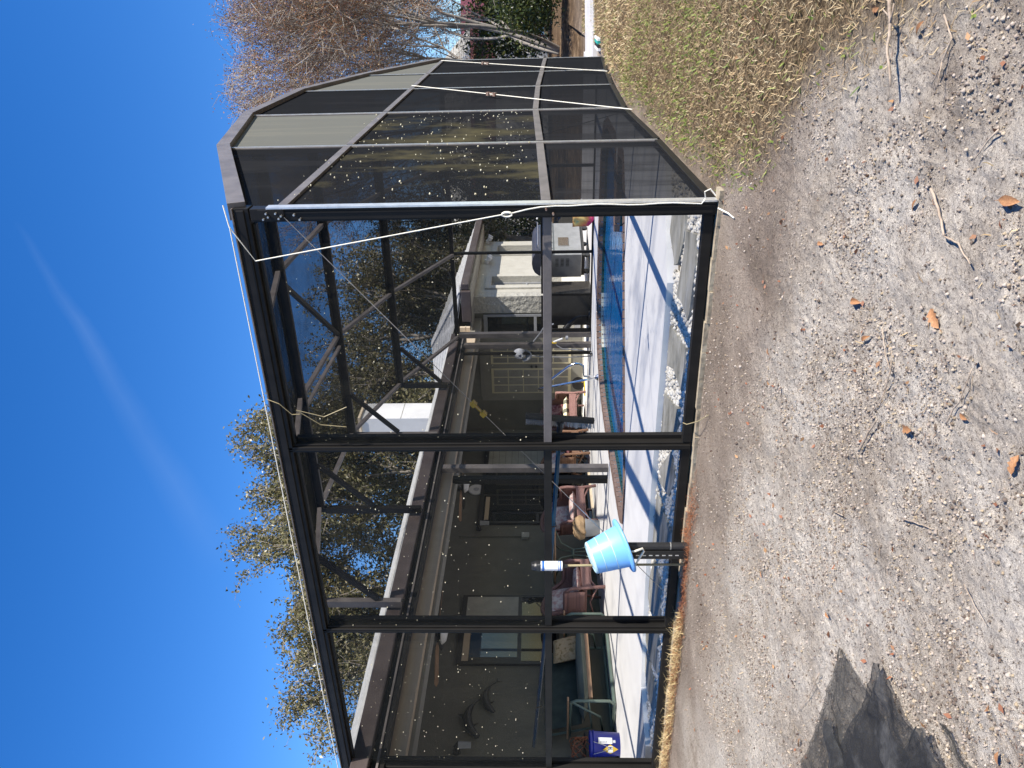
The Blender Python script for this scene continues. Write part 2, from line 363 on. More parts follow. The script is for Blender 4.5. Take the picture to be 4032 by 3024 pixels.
M['litter'] = leafmat('ground_debris', [(0.17, 0.11, 0.07), (0.30, 0.14, 0.07), (0.36, 0.30, 0.20), (0.10, 0.08, 0.06), (0.26, 0.20, 0.14)], 0.0, 0.9)
M['deadleaf'] = pm('brown_oak_leaf', (0.24, 0.105, 0.045), (0.42, 0.22, 0.095), 14, 0.55, 0.3, 60)
M['stick'] = pm('dry_stick', (0.25, 0.19, 0.14), (0.42, 0.34, 0.26), 18, 0.9, 0.4, 90)
M['stone'] = leafmat('sandy_clods', [(0.27, 0.22, 0.18), (0.36, 0.305, 0.255), (0.20, 0.16, 0.13), (0.43, 0.375, 0.32), (0.36, 0.285, 0.19), (0.09, 0.065, 0.05), (0.13, 0.10, 0.08)], 0.0, 0.95)

def wicker_mat(name, c1, c2):
    mt, nt, P = newmat(name)
    tc = nt.nodes.new('ShaderNodeTexCoord'); br = nt.nodes.new('ShaderNodeTexBrick')
    br.inputs['Scale'].default_value = 26; br.inputs['Color1'].default_value = (*c1, 1); br.inputs['Color2'].default_value = (*c2, 1)
    br.inputs['Mortar'].default_value = (c1[0]*0.3, c1[1]*0.3, c1[2]*0.3, 1); br.inputs['Mortar Size'].default_value = 0.03; br.inputs['Brick Width'].default_value = 0.7
    mp = nt.nodes.new('ShaderNodeMapping'); mp.inputs['Rotation'].default_value = (math.radians(90), 0, math.radians(40))
    nt.links.new(tc.outputs['Object'], mp.inputs[0]); nt.links.new(mp.outputs[0], br.inputs[0]); nt.links.new(br.outputs[0], P.inputs['Base Color'])
    bp = nt.nodes.new('ShaderNodeBump'); bp.inputs['Strength'].default_value = 0.6; bp.inputs['Distance'].default_value = 0.006; bp.invert = True
    nt.links.new(br.outputs[1], bp.inputs['Height']); nt.links.new(bp.outputs[0], P.inputs['Normal']); P.inputs['Roughness'].default_value = 0.6
    return mt
M['wicker'] = wicker_mat('rose_brown_wicker', (0.34, 0.185, 0.165), (0.27, 0.14, 0.125))
M['wicker_tan'] = wicker_mat('tan_wicker', (0.40, 0.22, 0.13), (0.32, 0.17, 0.10))
def stripe_mat():
    mt, nt, P = newmat('cream_and_green_stripe')
    tc = nt.nodes.new('ShaderNodeTexCoord'); sp = nt.nodes.new('ShaderNodeSeparateXYZ'); nt.links.new(tc.outputs['Object'], sp.inputs[0])
    mu = nt.nodes.new('ShaderNodeMath'); mu.operation = 'MULTIPLY'; mu.inputs[1].default_value = 5.2; nt.links.new(sp.outputs[0], mu.inputs[0])
    fr = nt.nodes.new('ShaderNodeMath'); fr.operation = 'FRACT'; nt.links.new(mu.outputs[0], fr.inputs[0])
    cr = nt.nodes.new('ShaderNodeValToRGB'); cr.color_ramp.interpolation = 'CONSTANT'
    cr.color_ramp.elements[0].color = (0.62, 0.59, 0.42, 1); cr.color_ramp.elements[1].position = 0.55; cr.color_ramp.elements[1].color = (0.13, 0.13, 0.10, 1)
    nt.links.new(fr.outputs[0], cr.inputs[0]); nt.links.new(cr.outputs[0], P.inputs['Base Color']); P.inputs['Roughness'].default_value = 0.9
    return mt
M['stripe'] = stripe_mat()
def tiedye_mat():
    mt, nt, P = newmat('tie_dye_cloth')
    tc = nt.nodes.new('ShaderNodeTexCoord'); mp = nt.nodes.new('ShaderNodeMapping'); mp.inputs['Location'].default_value = (0.05, 0, -0.1)
    nt.links.new(tc.outputs['Object'], mp.inputs[0])
    nz = nt.nodes.new('ShaderNodeTexNoise'); nz.inputs['Scale'].default_value = 9; nt.links.new(mp.outputs[0], nz.inputs[0])
    ln = nt.nodes.new('ShaderNodeVectorMath'); ln.operation = 'LENGTH'; nt.links.new(mp.outputs[0], ln.inputs[0])
    ad = nt.nodes.new('ShaderNodeMath'); ad.operation = 'MULTIPLY_ADD'; ad.inputs[1].default_value = 0.22; nt.links.new(nz.outputs[0], ad.inputs[0]); nt.links.new(ln.outputs['Value'], ad.inputs[2])
    cr = nt.nodes.new('ShaderNodeValToRGB')
    data = [(0.10, (0.05, 0.42, 0.45)), (0.16, (0.75, 0.65, 0.25)), (0.24, (0.80, 0.35, 0.12)), (0.32, (0.68, 0.05, 0.20)), (0.46, (0.55, 0.03, 0.24)), (0.55, (0.02, 0.03, 0.16))]
    while len(cr.color_ramp.elements) < len(data): cr.color_ramp.elements.new(0.5)
    for e, (p, c) in zip(cr.color_ramp.elements, data): e.position = p; e.color = (*c, 1)
    nt.links.new(ad.outputs[0], cr.inputs[0]); nt.links.new(cr.outputs[0], P.inputs['Base Color']); P.inputs['Roughness'].default_value = 0.9
    return mt
M['tiedye'] = tiedye_mat()
def water_mat():
    mt, nt, P = newmat('pool_water')
    out = nt.nodes['Material Output']
    fr = nt.nodes.new('ShaderNodeFresnel'); fr.inputs[0].default_value = 1.16
    gl = nt.nodes.new('ShaderNodeBsdfGlossy'); gl.inputs['Roughness'].default_value = 0.05
    tr = nt.nodes.new('ShaderNodeBsdfTransparent'); tr.inputs[0].default_value = (0.10, 0.50, 0.85, 1)
    df = nt.nodes.new('ShaderNodeBsdfDiffuse'); df.inputs[0].default_value = (0.008, 0.22, 0.60, 1)   # light scattered back by the water
    body = nt.nodes.new('ShaderNodeMixShader'); body.inputs[0].default_value = 0.6
    nt.links.new(tr.outputs[0], body.inputs[1]); nt.links.new(df.outputs[0], body.inputs[2])
    mx = nt.nodes.new('ShaderNodeMixShader')
    tc = nt.nodes.new('ShaderNodeTexCoord'); nz = nt.nodes.new('ShaderNodeTexNoise'); nz.inputs['Scale'].default_value = 6; nz.inputs['Detail'].default_value = 3
    nt.links.new(tc.outputs['Object'], nz.inputs[0])
    bp = nt.nodes.new('ShaderNodeBump'); bp.inputs['Strength'].default_value = 0.35; bp.inputs['Distance'].default_value = 0.03
    nt.links.new(nz.outputs[0], bp.inputs['Height'])
    for n in (fr, gl): nt.links.new(bp.outputs[0], n.inputs['Normal'])
    nt.links.new(fr.outputs[0], mx.inputs[0]); nt.links.new(body.outputs[0], mx.inputs[1]); nt.links.new(gl.outputs[0], mx.inputs[2]); nt.links.new(mx.outputs[0], out.inputs[0])
    return mt
M['water'] = water_mat()
def ground_mat():
    mt, nt, P = newmat('sandy_ground')
    P.inputs['Roughness'].default_value = 0.95; P.inputs['Specular IOR Level'].default_value = 0.15
    tc = nt.nodes.new('ShaderNodeTexCoord')
    def noise(sc, det=6, ro=0.6):
        n = nt.nodes.new('ShaderNodeTexNoise'); n.inputs['Scale'].default_value = sc; n.inputs['Detail'].default_value = det; n.inputs['Roughness'].default_value = ro
        nt.links.new(tc.outputs['Object'], n.inputs[0]); return n.outputs[0]
    def ramp(src, stops):
        cr = nt.nodes.new('ShaderNodeValToRGB')
        while len(cr.color_ramp.elements) < len(stops): cr.color_ramp.elements.new(0.5)
        for e, (p, c) in zip(cr.color_ramp.elements, stops): e.position = p; e.color = (*c, 1)
        nt.links.new(src, cr.inputs[0]); return cr.outputs[0]
    def mix(f, a, b, mode='MIX'):
        n = nt.nodes.new('ShaderNodeMix'); n.data_type = 'RGBA'; n.blend_type = mode
        if isinstance(f, float): n.inputs[0].default_value = f
        else: nt.links.new(f, n.inputs[0])
        nt.links.new(a, n.inputs[6]); nt.links.new(b, n.inputs[7]); return n.outputs[2]
    at = nt.nodes.new('ShaderNodeAttribute'); at.attribute_name = 'Col'
    sp = nt.nodes.new('ShaderNodeSeparateColor'); nt.links.new(at.outputs['Color'], sp.inputs[0])
    damp = ramp(noise(1.6, 8), [(0.32, (0.20, 0.155, 0.12)), (0.50, (0.36, 0.29, 0.235)), (0.68, (0.50, 0.42, 0.345))])
    dry = ramp(noise(2.3, 9, 0.7), [(0.32, (0.36, 0.30, 0.24)), (0.45, (0.54, 0.475, 0.40)), (0.60, (0.70, 0.64, 0.56))])
    c = mix(sp.outputs[2], damp, dry)
    pit_shade = ramp(noise(85, 5, 0.75), [(0.36, (0.14, 0.115, 0.095)), (0.44, (0.88, 0.87, 0.86)), (0.7, (1.18, 1.17, 1.13))])  # dark end of the noise paints the small shadows of pits
    c = mix(0.85, c, pit_shade, 'MULTIPLY')
    tan = ramp(noise(1.1, 5, 0.6), [(0.66, (1, 1, 1)), (0.74, (1.1, 0.86, 0.52))])
    c = mix(1.0, c, tan, 'MULTIPLY')
    thatch = ramp(noise(30, 8, 0.75), [(0.34, (0.045, 0.033, 0.02)), (0.5, (0.15, 0.105, 0.06)), (0.62, (0.34, 0.26, 0.16))])
    c = mix(sp.outputs[0], c, thatch)
    lit = ramp(noise(3.0, 9, 0.75), [(0.3, (0.035, 0.022, 0.014)), (0.5, (0.13, 0.085, 0.05)), (0.65, (0.30, 0.21, 0.13))])
    c = mix(sp.outputs[1], c, lit)
    nt.links.new(c, P.inputs['Base Color'])
    b1 = nt.nodes.new('ShaderNodeBump'); b1.inputs['Strength'].default_value = 1.0; b1.inputs['Distance'].default_value = 0.045
    nt.links.new(noise(34, 7, 0.75), b1.inputs['Height'])
    b2 = nt.nodes.new('ShaderNodeBump'); b2.inputs['Strength'].default_value = 1.0; b2.inputs['Distance'].default_value = 0.016
    nt.links.new(noise(120, 4, 0.7), b2.inputs['Height']); nt.links.new(b1.outputs[0], b2.inputs['Normal'])
    nt.links.new(b2.outputs[0], P.inputs['Normal'])
    return mt
M['ground'] = ground_mat()

# ------------------------------------------------------------------ terrain
PY = np.array([0, 1.8, 3.43, 5.2, 6.75, 8.6]); PB = np.array([-0.03, 0.03, 0.116, 0.087, 0.03, -0.06]); PR = np.array([0.905, 0.933, 0.966, 0.94, 0.885, 0.82])
GRASS_B = [(0.02, 0.10), (0.336, -0.632), (0.593, -1.093), (0.777, -1.44), (0.946, -1.792), (1.054, -2.064), (1.3, -3.0)]
def smooth_z(x, y):
    base = -0.075 - 0.15 * sstep(0.1, 3.2, -y)
    hump = np.interp(y, PY, PB) - 0.045
    w = sstep(2.2, 0.2, np.abs(x)) * sstep(-0.6, 0.4, y)
    z = base * (1 - w) + hump * w
    dist = np.hypot(x - O[0], y - O[1])
    z = z + 0.55 * sstep(17, 32, dist) + 0.002 * np.maximum(dist - 32, 0)
    return z
def grass_w(x, y):
    bx = np.interp(-y, [-b[1] for b in GRASS_B], [b[0] for b in GRASS_B])
    n = 0.55 * fbm(x * 1.7, y * 1.7, 4, 11)
    g = sstep(-0.22, 0.30, (x - bx) + n - 0.05 * (y < -1))
    return g * (x > -0.02 * 0)
def rough_z(x, y):
    near = sstep(9, 3.0, np.hypot(x - O[0], y - O[1]))
    r = 0.05 * fbm(x * 1.3, y * 1.3, 3, 1) + near * (0.034 * fbm(x * 6, y * 6, 4, 5) + 0.034 * np.abs(fbm(x * 24, y * 20, 3, 9)) * (0.4 + 0.6 * sstep(-0.4, -1.6, y)))
    # faint rake and wheel streaks running across the bare sand
    r = r + near * 0.012 * fbm(x * 2.2 + y * 0.6, y * 11 - x * 1.0, 3, 21)
    return r
def gz(x, y):
    x = np.atleast_1d(np.asarray(x, float)); y = np.atleast_1d(np.asarray(y, float))
    edge = sstep(0.0, 0.35, np.maximum(-y, x))
    return smooth_z(x, y) + rough_z(x, y) * (0.25 + 0.75 * edge)
def gz1(x, y): return float(gz(x, y)[0])
def axis_pts(a, b, step, far_lo, far_hi):
    mid = np.arange(a, b, step); up = [b]; s = step
    while up[-1] < far_hi: s *= 1.13; up.append(up[-1] + s)
    dn = [a]; s = step
    while dn[-1] > far_lo: s *= 1.13; dn.append(dn[-1] - s)
    return np.array(sorted(set(np.round(list(mid) + up + dn, 5))))
gx = axis_pts(-3.9, 2.6, 0.0135, -160, 160); gy = axis_pts(-3.3, 0.0, 0.0135, -60, 220)
X, Y = np.meshgrid(gx, gy)
Zg = gz(X.ravel(), Y.ravel()).reshape(X.shape)
inside = (X < -0.06) & (Y > 0.06)                   # the enclosure's slab and the house cover this ground
Zg = np.where(inside & (Y < 18) & (X > -14), np.minimum(Zg, -0.16), Zg)
pool_hole = inside & (X > -4.95) & (X < -0.4) & (Y > 2.4) & (Y < 7.8)
Zg = np.where(pool_hole, -1.6, Zg)
G = grass_w(X, Y)
distg = np.hypot(X - O[0], Y - O[1])
Cx = (X - O[0]) * RT[0] + (Y - O[1]) * RT[1]; Cy = (X - O[0]) * FW[0] + (Y - O[1]) * FW[1]
LIT = sstep(17.0, 18.5, Cy + 1.2 * fbm(X * 0.3, Y * 0.3, 3, 31))
dry = sstep(-0.55, -1.7, Y + 1.2 * fbm(X * 0.8, Y * 1.3, 4, 41) + 0.10 * X)
cols = np.stack([np.clip(G, 0, 1) * (1 - LIT), LIT, np.clip(dry * 0.95 + 0.1, 0, 1), np.ones_like(G)], -1).reshape(-1, 4)
n1, n2 = X.shape
idx = np.arange(n1 * n2).reshape(n1, n2)
fc = np.stack([idx[:-1, :-1], idx[:-1, 1:], idx[1:, 1:], idx[1:, :-1]], -1).reshape(-1, 4)
ground = np_mesh('ground', np.stack([X, Y, Zg], -1).reshape(-1, 3), fc, M['ground'], cols=cols, smooth=True)
tag(ground, 'bare grey-white sand in front, brown lawn to the right', 'ground', kind='structure')

pth = MB(); pc = [on(2314, py, 2, -0.05) for py in (-260, -60, 60, 180, 300)]
Lp = [Vector((p.x - 0.10, p.y + 1.25, gz1(p.x - 0.1, p.y + 1.25) + 0.03)) for p in pc]; Rp = [Vector((p.x + 0.10, p.y - 1.15, gz1(p.x + 0.1, p.y - 1.15) + 0.03)) for p in pc]
pth.grid([Rp, Lp]); pth.grid([[v + Vector((0, 0, -0.12)) for v in Rp], Rp])
pth.build('path', M['path'], label='pale concrete path beyond the far end of the lawn', cat='path', kind='structure')

# ------------------------------------------------------------------ pool, deck, paving
POOL = [(-1.05, 4.22), (-1.25, 4.15), (-2.16, 3.76), (-3.2, 3.28), (-3.72, 3.02), (-4.15, 2.88), (-4.45, 2.93), (-4.56, 3.15), (-4.58, 3.8), (-4.60, 4.6), (-4.60, 5.3), (-4.58, 5.8), (-4.45, 6.5), (-4.15, 7.05), (-3.75, 7.30), (-3.2, 7.38), (-2.2, 7.40), (-1.3, 7.38), (-0.85, 7.1), (-0.70, 6.5), (-0.70, 5.35), (-1.70, 5.12), (-1.70, 5.00), (-0.72, 4.86), (-0.72, 4.45)]
def resample(poly, step):
    out = []
    n = len(poly); acc = []
    for i in range(n):
        a = Vector(poly[i]); b = Vector(poly[(i+1) % n]); k = max(1, int((b-a).length / 0.01))
        acc += [a.lerp(b, j / k) for j in range(k)]
    tot = [0]
    for i in range(len(acc)): tot.append(tot[-1] + (acc[(i+1) % len(acc)] - acc[i]).length)
    cnt = int(tot[-1] / step)
    j = 0
    for i in range(cnt):
        s = tot[-1] * i / cnt
        while tot[j+1] < s: j += 1
        out.append(acc[j])
    return out
def offset(poly, d):
    n = len(poly); out = []
    for i in range(n):
        a = Vector(poly[i-1]); b = Vector(poly[i]); c = Vector(poly[(i+1) % n])
        t = ((b-a).normalized() + (c-b).normalized())
        if t.length < 1e-6: t = (b-a)
        t.normalize(); out.append((b.x - t.y * d * -1, b.y + t.x * d * -1))
    return out
A2 = sum(POOL[i][0]*POOL[(i+1) % len(POOL)][1] - POOL[(i+1) % len(POOL)][0]*POOL[i][1] for i in range(len(POOL)))
SGN = 1 if A2 > 0 else -1                            # offset(+SGN*d) moves outwards
ring = resample(POOL, 0.105)
ring = [(p.x, p.y) for p in ring]
outer = offset(ring, SGN * 0.13)
pool = empty('pool', (-2.6, 5.2, 0), 'blue in-ground pool with brick coping inside the screen enclosure', 'pool')
pool['kind'] = 'structure'
b = MB(); n = len(ring)
b.add([(p[0], p[1], -0.02) for p in ring] + [(p[0], p[1], -1.5) for p in ring], [(i, n+i, n+(i+1) % n, (i+1) % n) for i in range(n)] + [tuple(n + i for i in range(n))])
b.build('basin', M['basin'], pool, world=True)
b = MB(); inn = [(p[0], p[1], -0.095) for p in (ring if SGN > 0 else ring[::-1])]
b.add(inn, [tuple(range(n))]); b.build('water', M['water'], pool, world=True)
b = MB().add([(p[0], p[1], -0.004) for p in offset(ring, SGN*-0.005)] + [(p[0], p[1], -0.004) for p in offset(ring, SGN*0.14)], [(i, (i+1) % n, n+(i+1) % n, n+i) for i in range(n)])
b.build('coping_mortar', M['grout'], pool, world=True)
for i in range(n):
    a0, a1, o0, o1 = ring[i], ring[(i+1) % n], outer[i], outer[(i+1) % n]
    def lp(p, q, t): return (p[0]+(q[0]-p[0])*t, p[1]+(q[1]-p[1])*t)
    ip = lp(a0, o0, -0.05), lp(a1, o1, -0.05)
    poly = [lp(ip[0], ip[1], .05), lp(ip[0], ip[1], .95), lp(o0, o1, .95), lp(o0, o1, .05)]
    if SGN > 0: poly = poly[::-1]
    MB().prism(poly, -0.055, 0.010 + 0.003 * rnd.random(), 0.03).build('brick', M['brick'], pool, world=True)
tr = resample(POOL, 0.152); tr = [(p.x, p.y) for p in tr]; nt_ = len(tr); tin = offset(tr, -SGN * 0.012)
for i in range(nt_):
    a0, a1 = tin[i], tin[(i+1) % nt_]; f0, f1 = tr[i], tr[(i+1) % nt_]
    def lq(p, q, t): return (p[0]+(q[0]-p[0])*t, p[1]+(q[1]-p[1])*t)
    q = [lq(a0, a1, .02), lq(a0, a1, .98), lq(f0, f1, .98), lq(f0, f1, .02)]
    if SGN > 0: q = q[::-1]
    cream = (-4.2 < a0[0] < -3.55 and a0[1] > 6.6)
    tl = MB().prism(q, -0.20, -0.058).build('tile', M['tile_cream'] if cream else M['tile'], pool, world=True)
    mid = Vector((*lq(a0, a1, .5), -0.078)); tv = (Vector(a1) - Vector(a0)).normalized(); nv = Vector((-tv.y, tv.x, 0)) * SGN
    t3 = Vector((tv.x, tv.y, 0)); mid += nv * 0.003
    d = MB().add([mid + t3*0.018, mid + Vector((0, 0, .016)), mid - t3*0.018, mid - Vector((0, 0, .016))], [(0, 1, 2, 3)]).build('tile_ornament', M['brick'] if cream else M['tile_mark'])
    d.parent = tl

# white painted deck around the pool (one slab with the pool cut out) and porch floor
o2 = offset(ring, SGN * 0.138)
dk = MB()
DECK = [(-0.10, 8.75), (-0.10, 1.55), (-0.55, 1.30), (-0.9, 1.08), (-1.76, 1.10), (-2.6, 1.12), (-3.53, 1.09), (-4.4, 1.0), (-4.93, 0.86), (-5.2, 0.42), (-8.0, 0.30), (-8.0, 10.65), (-4.75, 10.65), (-4.75, 8.75)]
import bmesh
def slab_with_hole(name, outerp, holep, z0, z1, mat):
    bm = bmesh.new()
    def loop(ps):
        vs = [bm.verts.new((p[0], p[1], z1)) for p in ps]
        return vs, [bm.edges.new((vs[i], vs[(i+1) % len(vs)])) for i in range(len(vs))]
    vo, eo = loop(outerp); vh, eh = loop(holep) if holep else ([], [])
    bmesh.ops.triangle_fill(bm, edges=eo + eh, use_beauty=True)
    if holep:                                         # drop anything filled inside the hole
        from mathutils.geometry import intersect_point_tri_2d
        def inside_poly(p, poly):
            c = False; j = len(poly) - 1
            for i in range(len(poly)):
                if (poly[i][1] > p.y) != (poly[j][1] > p.y) and p.x < (poly[j][0]-poly[i][0])*(p.y-poly[i][1])/(poly[j][1]-poly[i][1]) + poly[i][0]: c = not c
                j = i
            return c
        bad = [f for f in bm.faces if inside_poly(f.calc_center_median(), holep)]
        bmesh.ops.delete(bm, geom=bad, context='FACES_ONLY')
    for f in bm.faces:
        if f.normal.z < 0: f.normal_flip()
    for vs in (vo, vh):
        if not vs: continue
        lo = [bm.verts.new((v.co.x, v.co.y, z0)) for v in vs]
        for i in range(len(vs)):
            j = (i + 1) % len(vs); bm.faces.new((vs[i], vs[j], lo[j], lo[i]))
    me = bpy.data.meshes.new(name); bm.to_mesh(me); bm.free(); me.materials.append(mat)
    o = bpy.data.objects.new(name, me); COL.objects.link(o); return o
deck = slab_with_hole('pool_deck', DECK, o2, -0.15, 0.0, M['deck'])
tag(deck, 'white painted concrete deck around the pool', 'deck', kind='structure')
# far pavement behind the enclosure, in front of the house wing
MB().prism([(-4.74, 8.76), (-0.3, 8.76), (-0.3, 13.2), (-4.74, 13.2)], -0.16, -0.035).build('patio', M['path'], label='pale concrete patio beyond the far screen wall', cat='patio', kind='structure')

strip = empty('paved_strip', (-2.5, 0.6, -0.1), 'strip of white gravel and concrete slabs along the inside of the front screens', 'paving'); strip['kind'] = 'structure'
MB().prism([(-0.09, 0.06), (-0.09, 1.58), (-0.56, 1.32), (-0.9, 1.09), (-1.76, 1.11), (-2.6, 1.13), (-3.53, 1.10), (-4.4, 1.01), (-4.93, 0.87), (-5.2, 0.43), (-5.2, 0.06)][::-1], -0.14, -0.085).build('bedding_soil', M['soil'], strip, world=True)
SL = [[(2555, 790), (2643, 800), (2700, 830), (2745, 900), (2720, 1010), (2690, 985), (2680, 905), (2655, 815)],
      [(2648, 815), (2700, 815), (2696, 910), (2690, 960), (2668, 1040), (2650, 1040), (2632, 985), (2634, 905)],
      [(2697, 905), (2738, 920), (2736, 1045), (2712, 1240), (2704, 1265), (2684, 1200), (2662, 1160), (2690, 1000)],
      [(2628, 1262), (2697, 1370), (2690, 1450), (2680, 1545), (2648, 1452), (2612, 1405), (2620, 1330)],
      [(2602, 1510), (2666, 1610), (2668, 1660), (2660, 1715), (2632, 1700), (2580, 1650), (2590, 1560)],
      [(2570, 1762), (2640, 1775), (2652, 1850), (2650, 1905), (2630, 1955), (2600, 1880), (2566, 1800)],
      [(2556, 1915), (2585, 1940), (2608, 2010), (2640, 2100), (2640, 2150), (2610, 2165), (2560, 2150), (2550, 2020)],
      [(2544, 2190), (2575, 2200), (2600, 2300), (2598, 2440), (2560, 2410), (2540, 2290)],
      [(2538, 2440), (2566, 2452), (2590, 2500), (2588, 2660), (2560, 2600), (2534, 2480)],
      [(2534, 2620), (2545, 2560), (2580, 2700), (2574, 2830), (2556, 2760)]]
def shrink_poly(P, k=0.02):
    c = sum((Vector(p) for p in P), Vector((0, 0))) / len(P)
    return [tuple(Vector(p) + (c - Vector(p)).normalized() * k) for p in P]
SLP = []
for k, s in enumerate(SL):
    P = [(on(px, py, 2, -0.03).x, on(px, py, 2, -0.03).y) for px, py in s]
    P = [(min(max(p[0], -5.0), -0.12), min(max(p[1], 0.16), 1.30 if p[0] > -0.7 else 1.03)) for p in P]
    c = (sum(p[0] for p in P)/len(P), sum(p[1] for p in P)/len(P))
    P = sorted(P, key=lambda p: math.atan2(p[1]-c[1], p[0]-c[0]))
    SLP.append(P)
    if k == 0: continue
    MB().prism(P, -0.10, -0.035 + 0.006 * rnd.random(), 0.02).build('paving_slab', M['slab'], strip, world=True)
def in_poly(x, y, P):
    c = np.zeros(x.shape, bool); j = len(P) - 1
    for i in range(len(P)):
        cond = ((P[i][1] > y) != (P[j][1] > y)) & (x < (P[j][0]-P[i][0])*(y-P[i][1])/(P[j][1]-P[i][1]+1e-12) + P[i][0]); c ^= cond; j = i
    return c
# white gravel: real stones between the slabs
ICO_V = None
def ico():
    bm = bmesh.new(); bmesh.ops.create_icosphere(bm, subdivisions=1, radius=1.0)
    V = np.array([v.co[:] for v in bm.verts]); Fx = np.array([[v.index for v in f.verts] for f in bm.faces]); bm.free(); return V, Fx
ICO_V, ICO_F = ico()
OCT_V = np.array([[1,0,0],[-1,0,0],[0,1,0],[0,-1,0],[0,0,1],[0,0,-1.]]); OCT_F = np.array([[0,2,4],[2,1,4],[1,3,4],[3,0,4],[2,0,5],[1,2,5],[3,1,5],[0,3,5]])
def stones(name, P, R, mat, flat=0.75, shape=None, **kw):
    ICO_V, ICO_F = shape or (globals()['ICO_V'], globals()['ICO_F']); nv_ = len(ICO_V)
    n = len(P); V = ICO_V[None] * (1 + 0.35 * (rng.random((n, nv_, 1)) - 0.5)) * (R[:, None, None])
    V = V * (np.array([1, 1, flat]) * (0.75 + 0.5 * rng.random((n, 1, 3))))
    a = rng.random(n) * 6.28; c, s = np.cos(a), np.sin(a)
    V = np.stack([V[..., 0]*c[:, None] - V[..., 1]*s[:, None], V[..., 0]*s[:, None] + V[..., 1]*c[:, None], V[..., 2]], -1) + P[:, None, :]
    Fx = (ICO_F[None] + (np.arange(n) * nv_)[:, None, None]).reshape(-1, 3)
    o = np_mesh(name, V.reshape(-1, 3), Fx, mat); return tag(o, **kw)
gxp = -0.10 - 5.05 * rng.random(30000); gyp = 0.10 + 1.4 * rng.random(30000)
okm = in_poly(gxp, gyp, [(-0.12, 0.12), (-0.12, 1.5), (-0.56, 1.26), (-0.9, 1.05), (-1.76, 1.07), (-2.6, 1.09), (-3.53, 1.06), (-4.4, 0.97), (-4.9, 0.85), (-5.15, 0.45), (-5.15, 0.12)])
for P in SLP[1:]: okm &= ~in_poly(gxp, gyp, P)
okm &= fbm(gxp * 3, gyp * 3, 3, 77) > -0.16
gxp, gyp = gxp[okm][:9000], gyp[okm][:9000]
stones('gravel', np.stack([gxp, gyp, -0.075 + 0.030 * rng.random(len(gxp))], -1), 0.011 + 0.012 * rng.random(len(gxp)), M['gravel'], label='white gravel between the concrete slabs behind the front screens', cat='gravel', kind='stuff')

# ------------------------------------------------------------------ screen enclosure
XL = -4.95; YF = 8.6
ROOF_Y = [0, 1.8, 3.43, 5.2, 6.75, 8.6]; ROOF_Z = [2.70, 3.43, 3.78, 3.75, 3.29, 2.50]
EAVE = 2.43
enc = empty('screen_enclosure', (0, 0, 0), 'dark bronze screen pool enclosure with arched roof', 'enclosure')
def ep(mb, name, mat='bronze', **kw): return mb.build(name, M[mat], enc, world=True, **kw)
FX = [0.0, -1.62, -3.28, XL]
# front posts: channel section with a raised outer strip
def post(x, y, z0, z1, w, dpt, mat='bronze', strip=True, name='post'):
    o = ep(MB().rng(x - w/2, x + w/2, y - dpt/2, y + dpt/2, z0, z1), name, mat, bevel=0.004)
    return o
# corner post: wide front face with two raised flanges, sunlit outer edge put in as a pale metal strip
cp = ep(MB().rng(-0.070, -0.003, -0.03, 0.045, -0.05, 2.60), 'corner_post', 'bronze', bevel=0.003)
MB().rng(-0.082, -0.070, -0.018, 0.05, -0.05, 2.60).build('flange', M['bronze'], cp)
MB().rng(-0.003, 0.007, -0.040, 0.02, -0.05, 2.50).build('sunlit_edge', M['alu'], cp)
MB().rng(-0.030, -0.022, -0.036, -0.030, -0.05, 2.5).build('flange', M['bronze'], cp)
for zb, xb in ((2.34, -0.035), (2.31, -0.062), (0.905, -0.028), (0.865, -0.055)):
    MB().tube([(xb, -0.028, zb), (xb, -0.058, zb)], [0.007, 0.006], 8).build('bolt', M['rust'] if zb < 1 else M['steel'], cp)
pl = ep(MB().rng(-0.068, -0.006, -0.040, -0.0305, 2.40, 2.55), 'corner_plate', 'bronze', bevel=0.002)
for xb, zb in ((-0.025, 2.50), (-0.045, 2.49), (-0.058, 2.52), (-0.025, 2.445), (-0.055, 2.43), (-0.040, 2.415)):
    MB().tube([(xb, -0.039, zb), (xb, -0.058, zb)], 0.006, 6).build('bolt', M['steel'], pl)
for i, x in enumerate(FX[1:]):
    zt = 2.66
    p = ep(MB().rng(x - 0.042, x + 0.010, 0.0, 0.05, -0.045, zt), 'post', bevel=0.003)
    MB().rng(x - 0.040, x - 0.002, -0.020, 0.0, -0.04, zt).build('outer_strip', M['bronze'], p, bevel=0.004)
    MB().rng(x - 0.025, x - 0.019, -0.024, -0.020, -0.04, zt).build('spline_ridge', M['bronze'], p)
    MB().rng(x - 0.01, x + 0.036, 0.052, 0.09, 0.0, zt - 0.06).build('inner_upright', M['bronze'], p)
# front head beam (deep, stepped) and a cap whose paler bronze stands for its sunlit top
hb = ep(MB().rng(XL - 0.06, 0.0, -0.02, 0.06, 2.61, 2.70), 'head_beam', bevel=0.004)
MB().rng(XL - 0.06, -0.01, -0.030, -0.02, 2.635, 2.682).build('raised_band', M['bronze'], hb, bevel=0.006)
MB().rng(XL - 0.06, 0.0, -0.036, 0.065, 2.70, 2.708).build('cap', M['bronze_pale'], hb)
MB().rng(XL - 0.0, -0.1, 0.01, 0.045, 2.592, 2.609).build('lower_band', M['bronze'], hb)
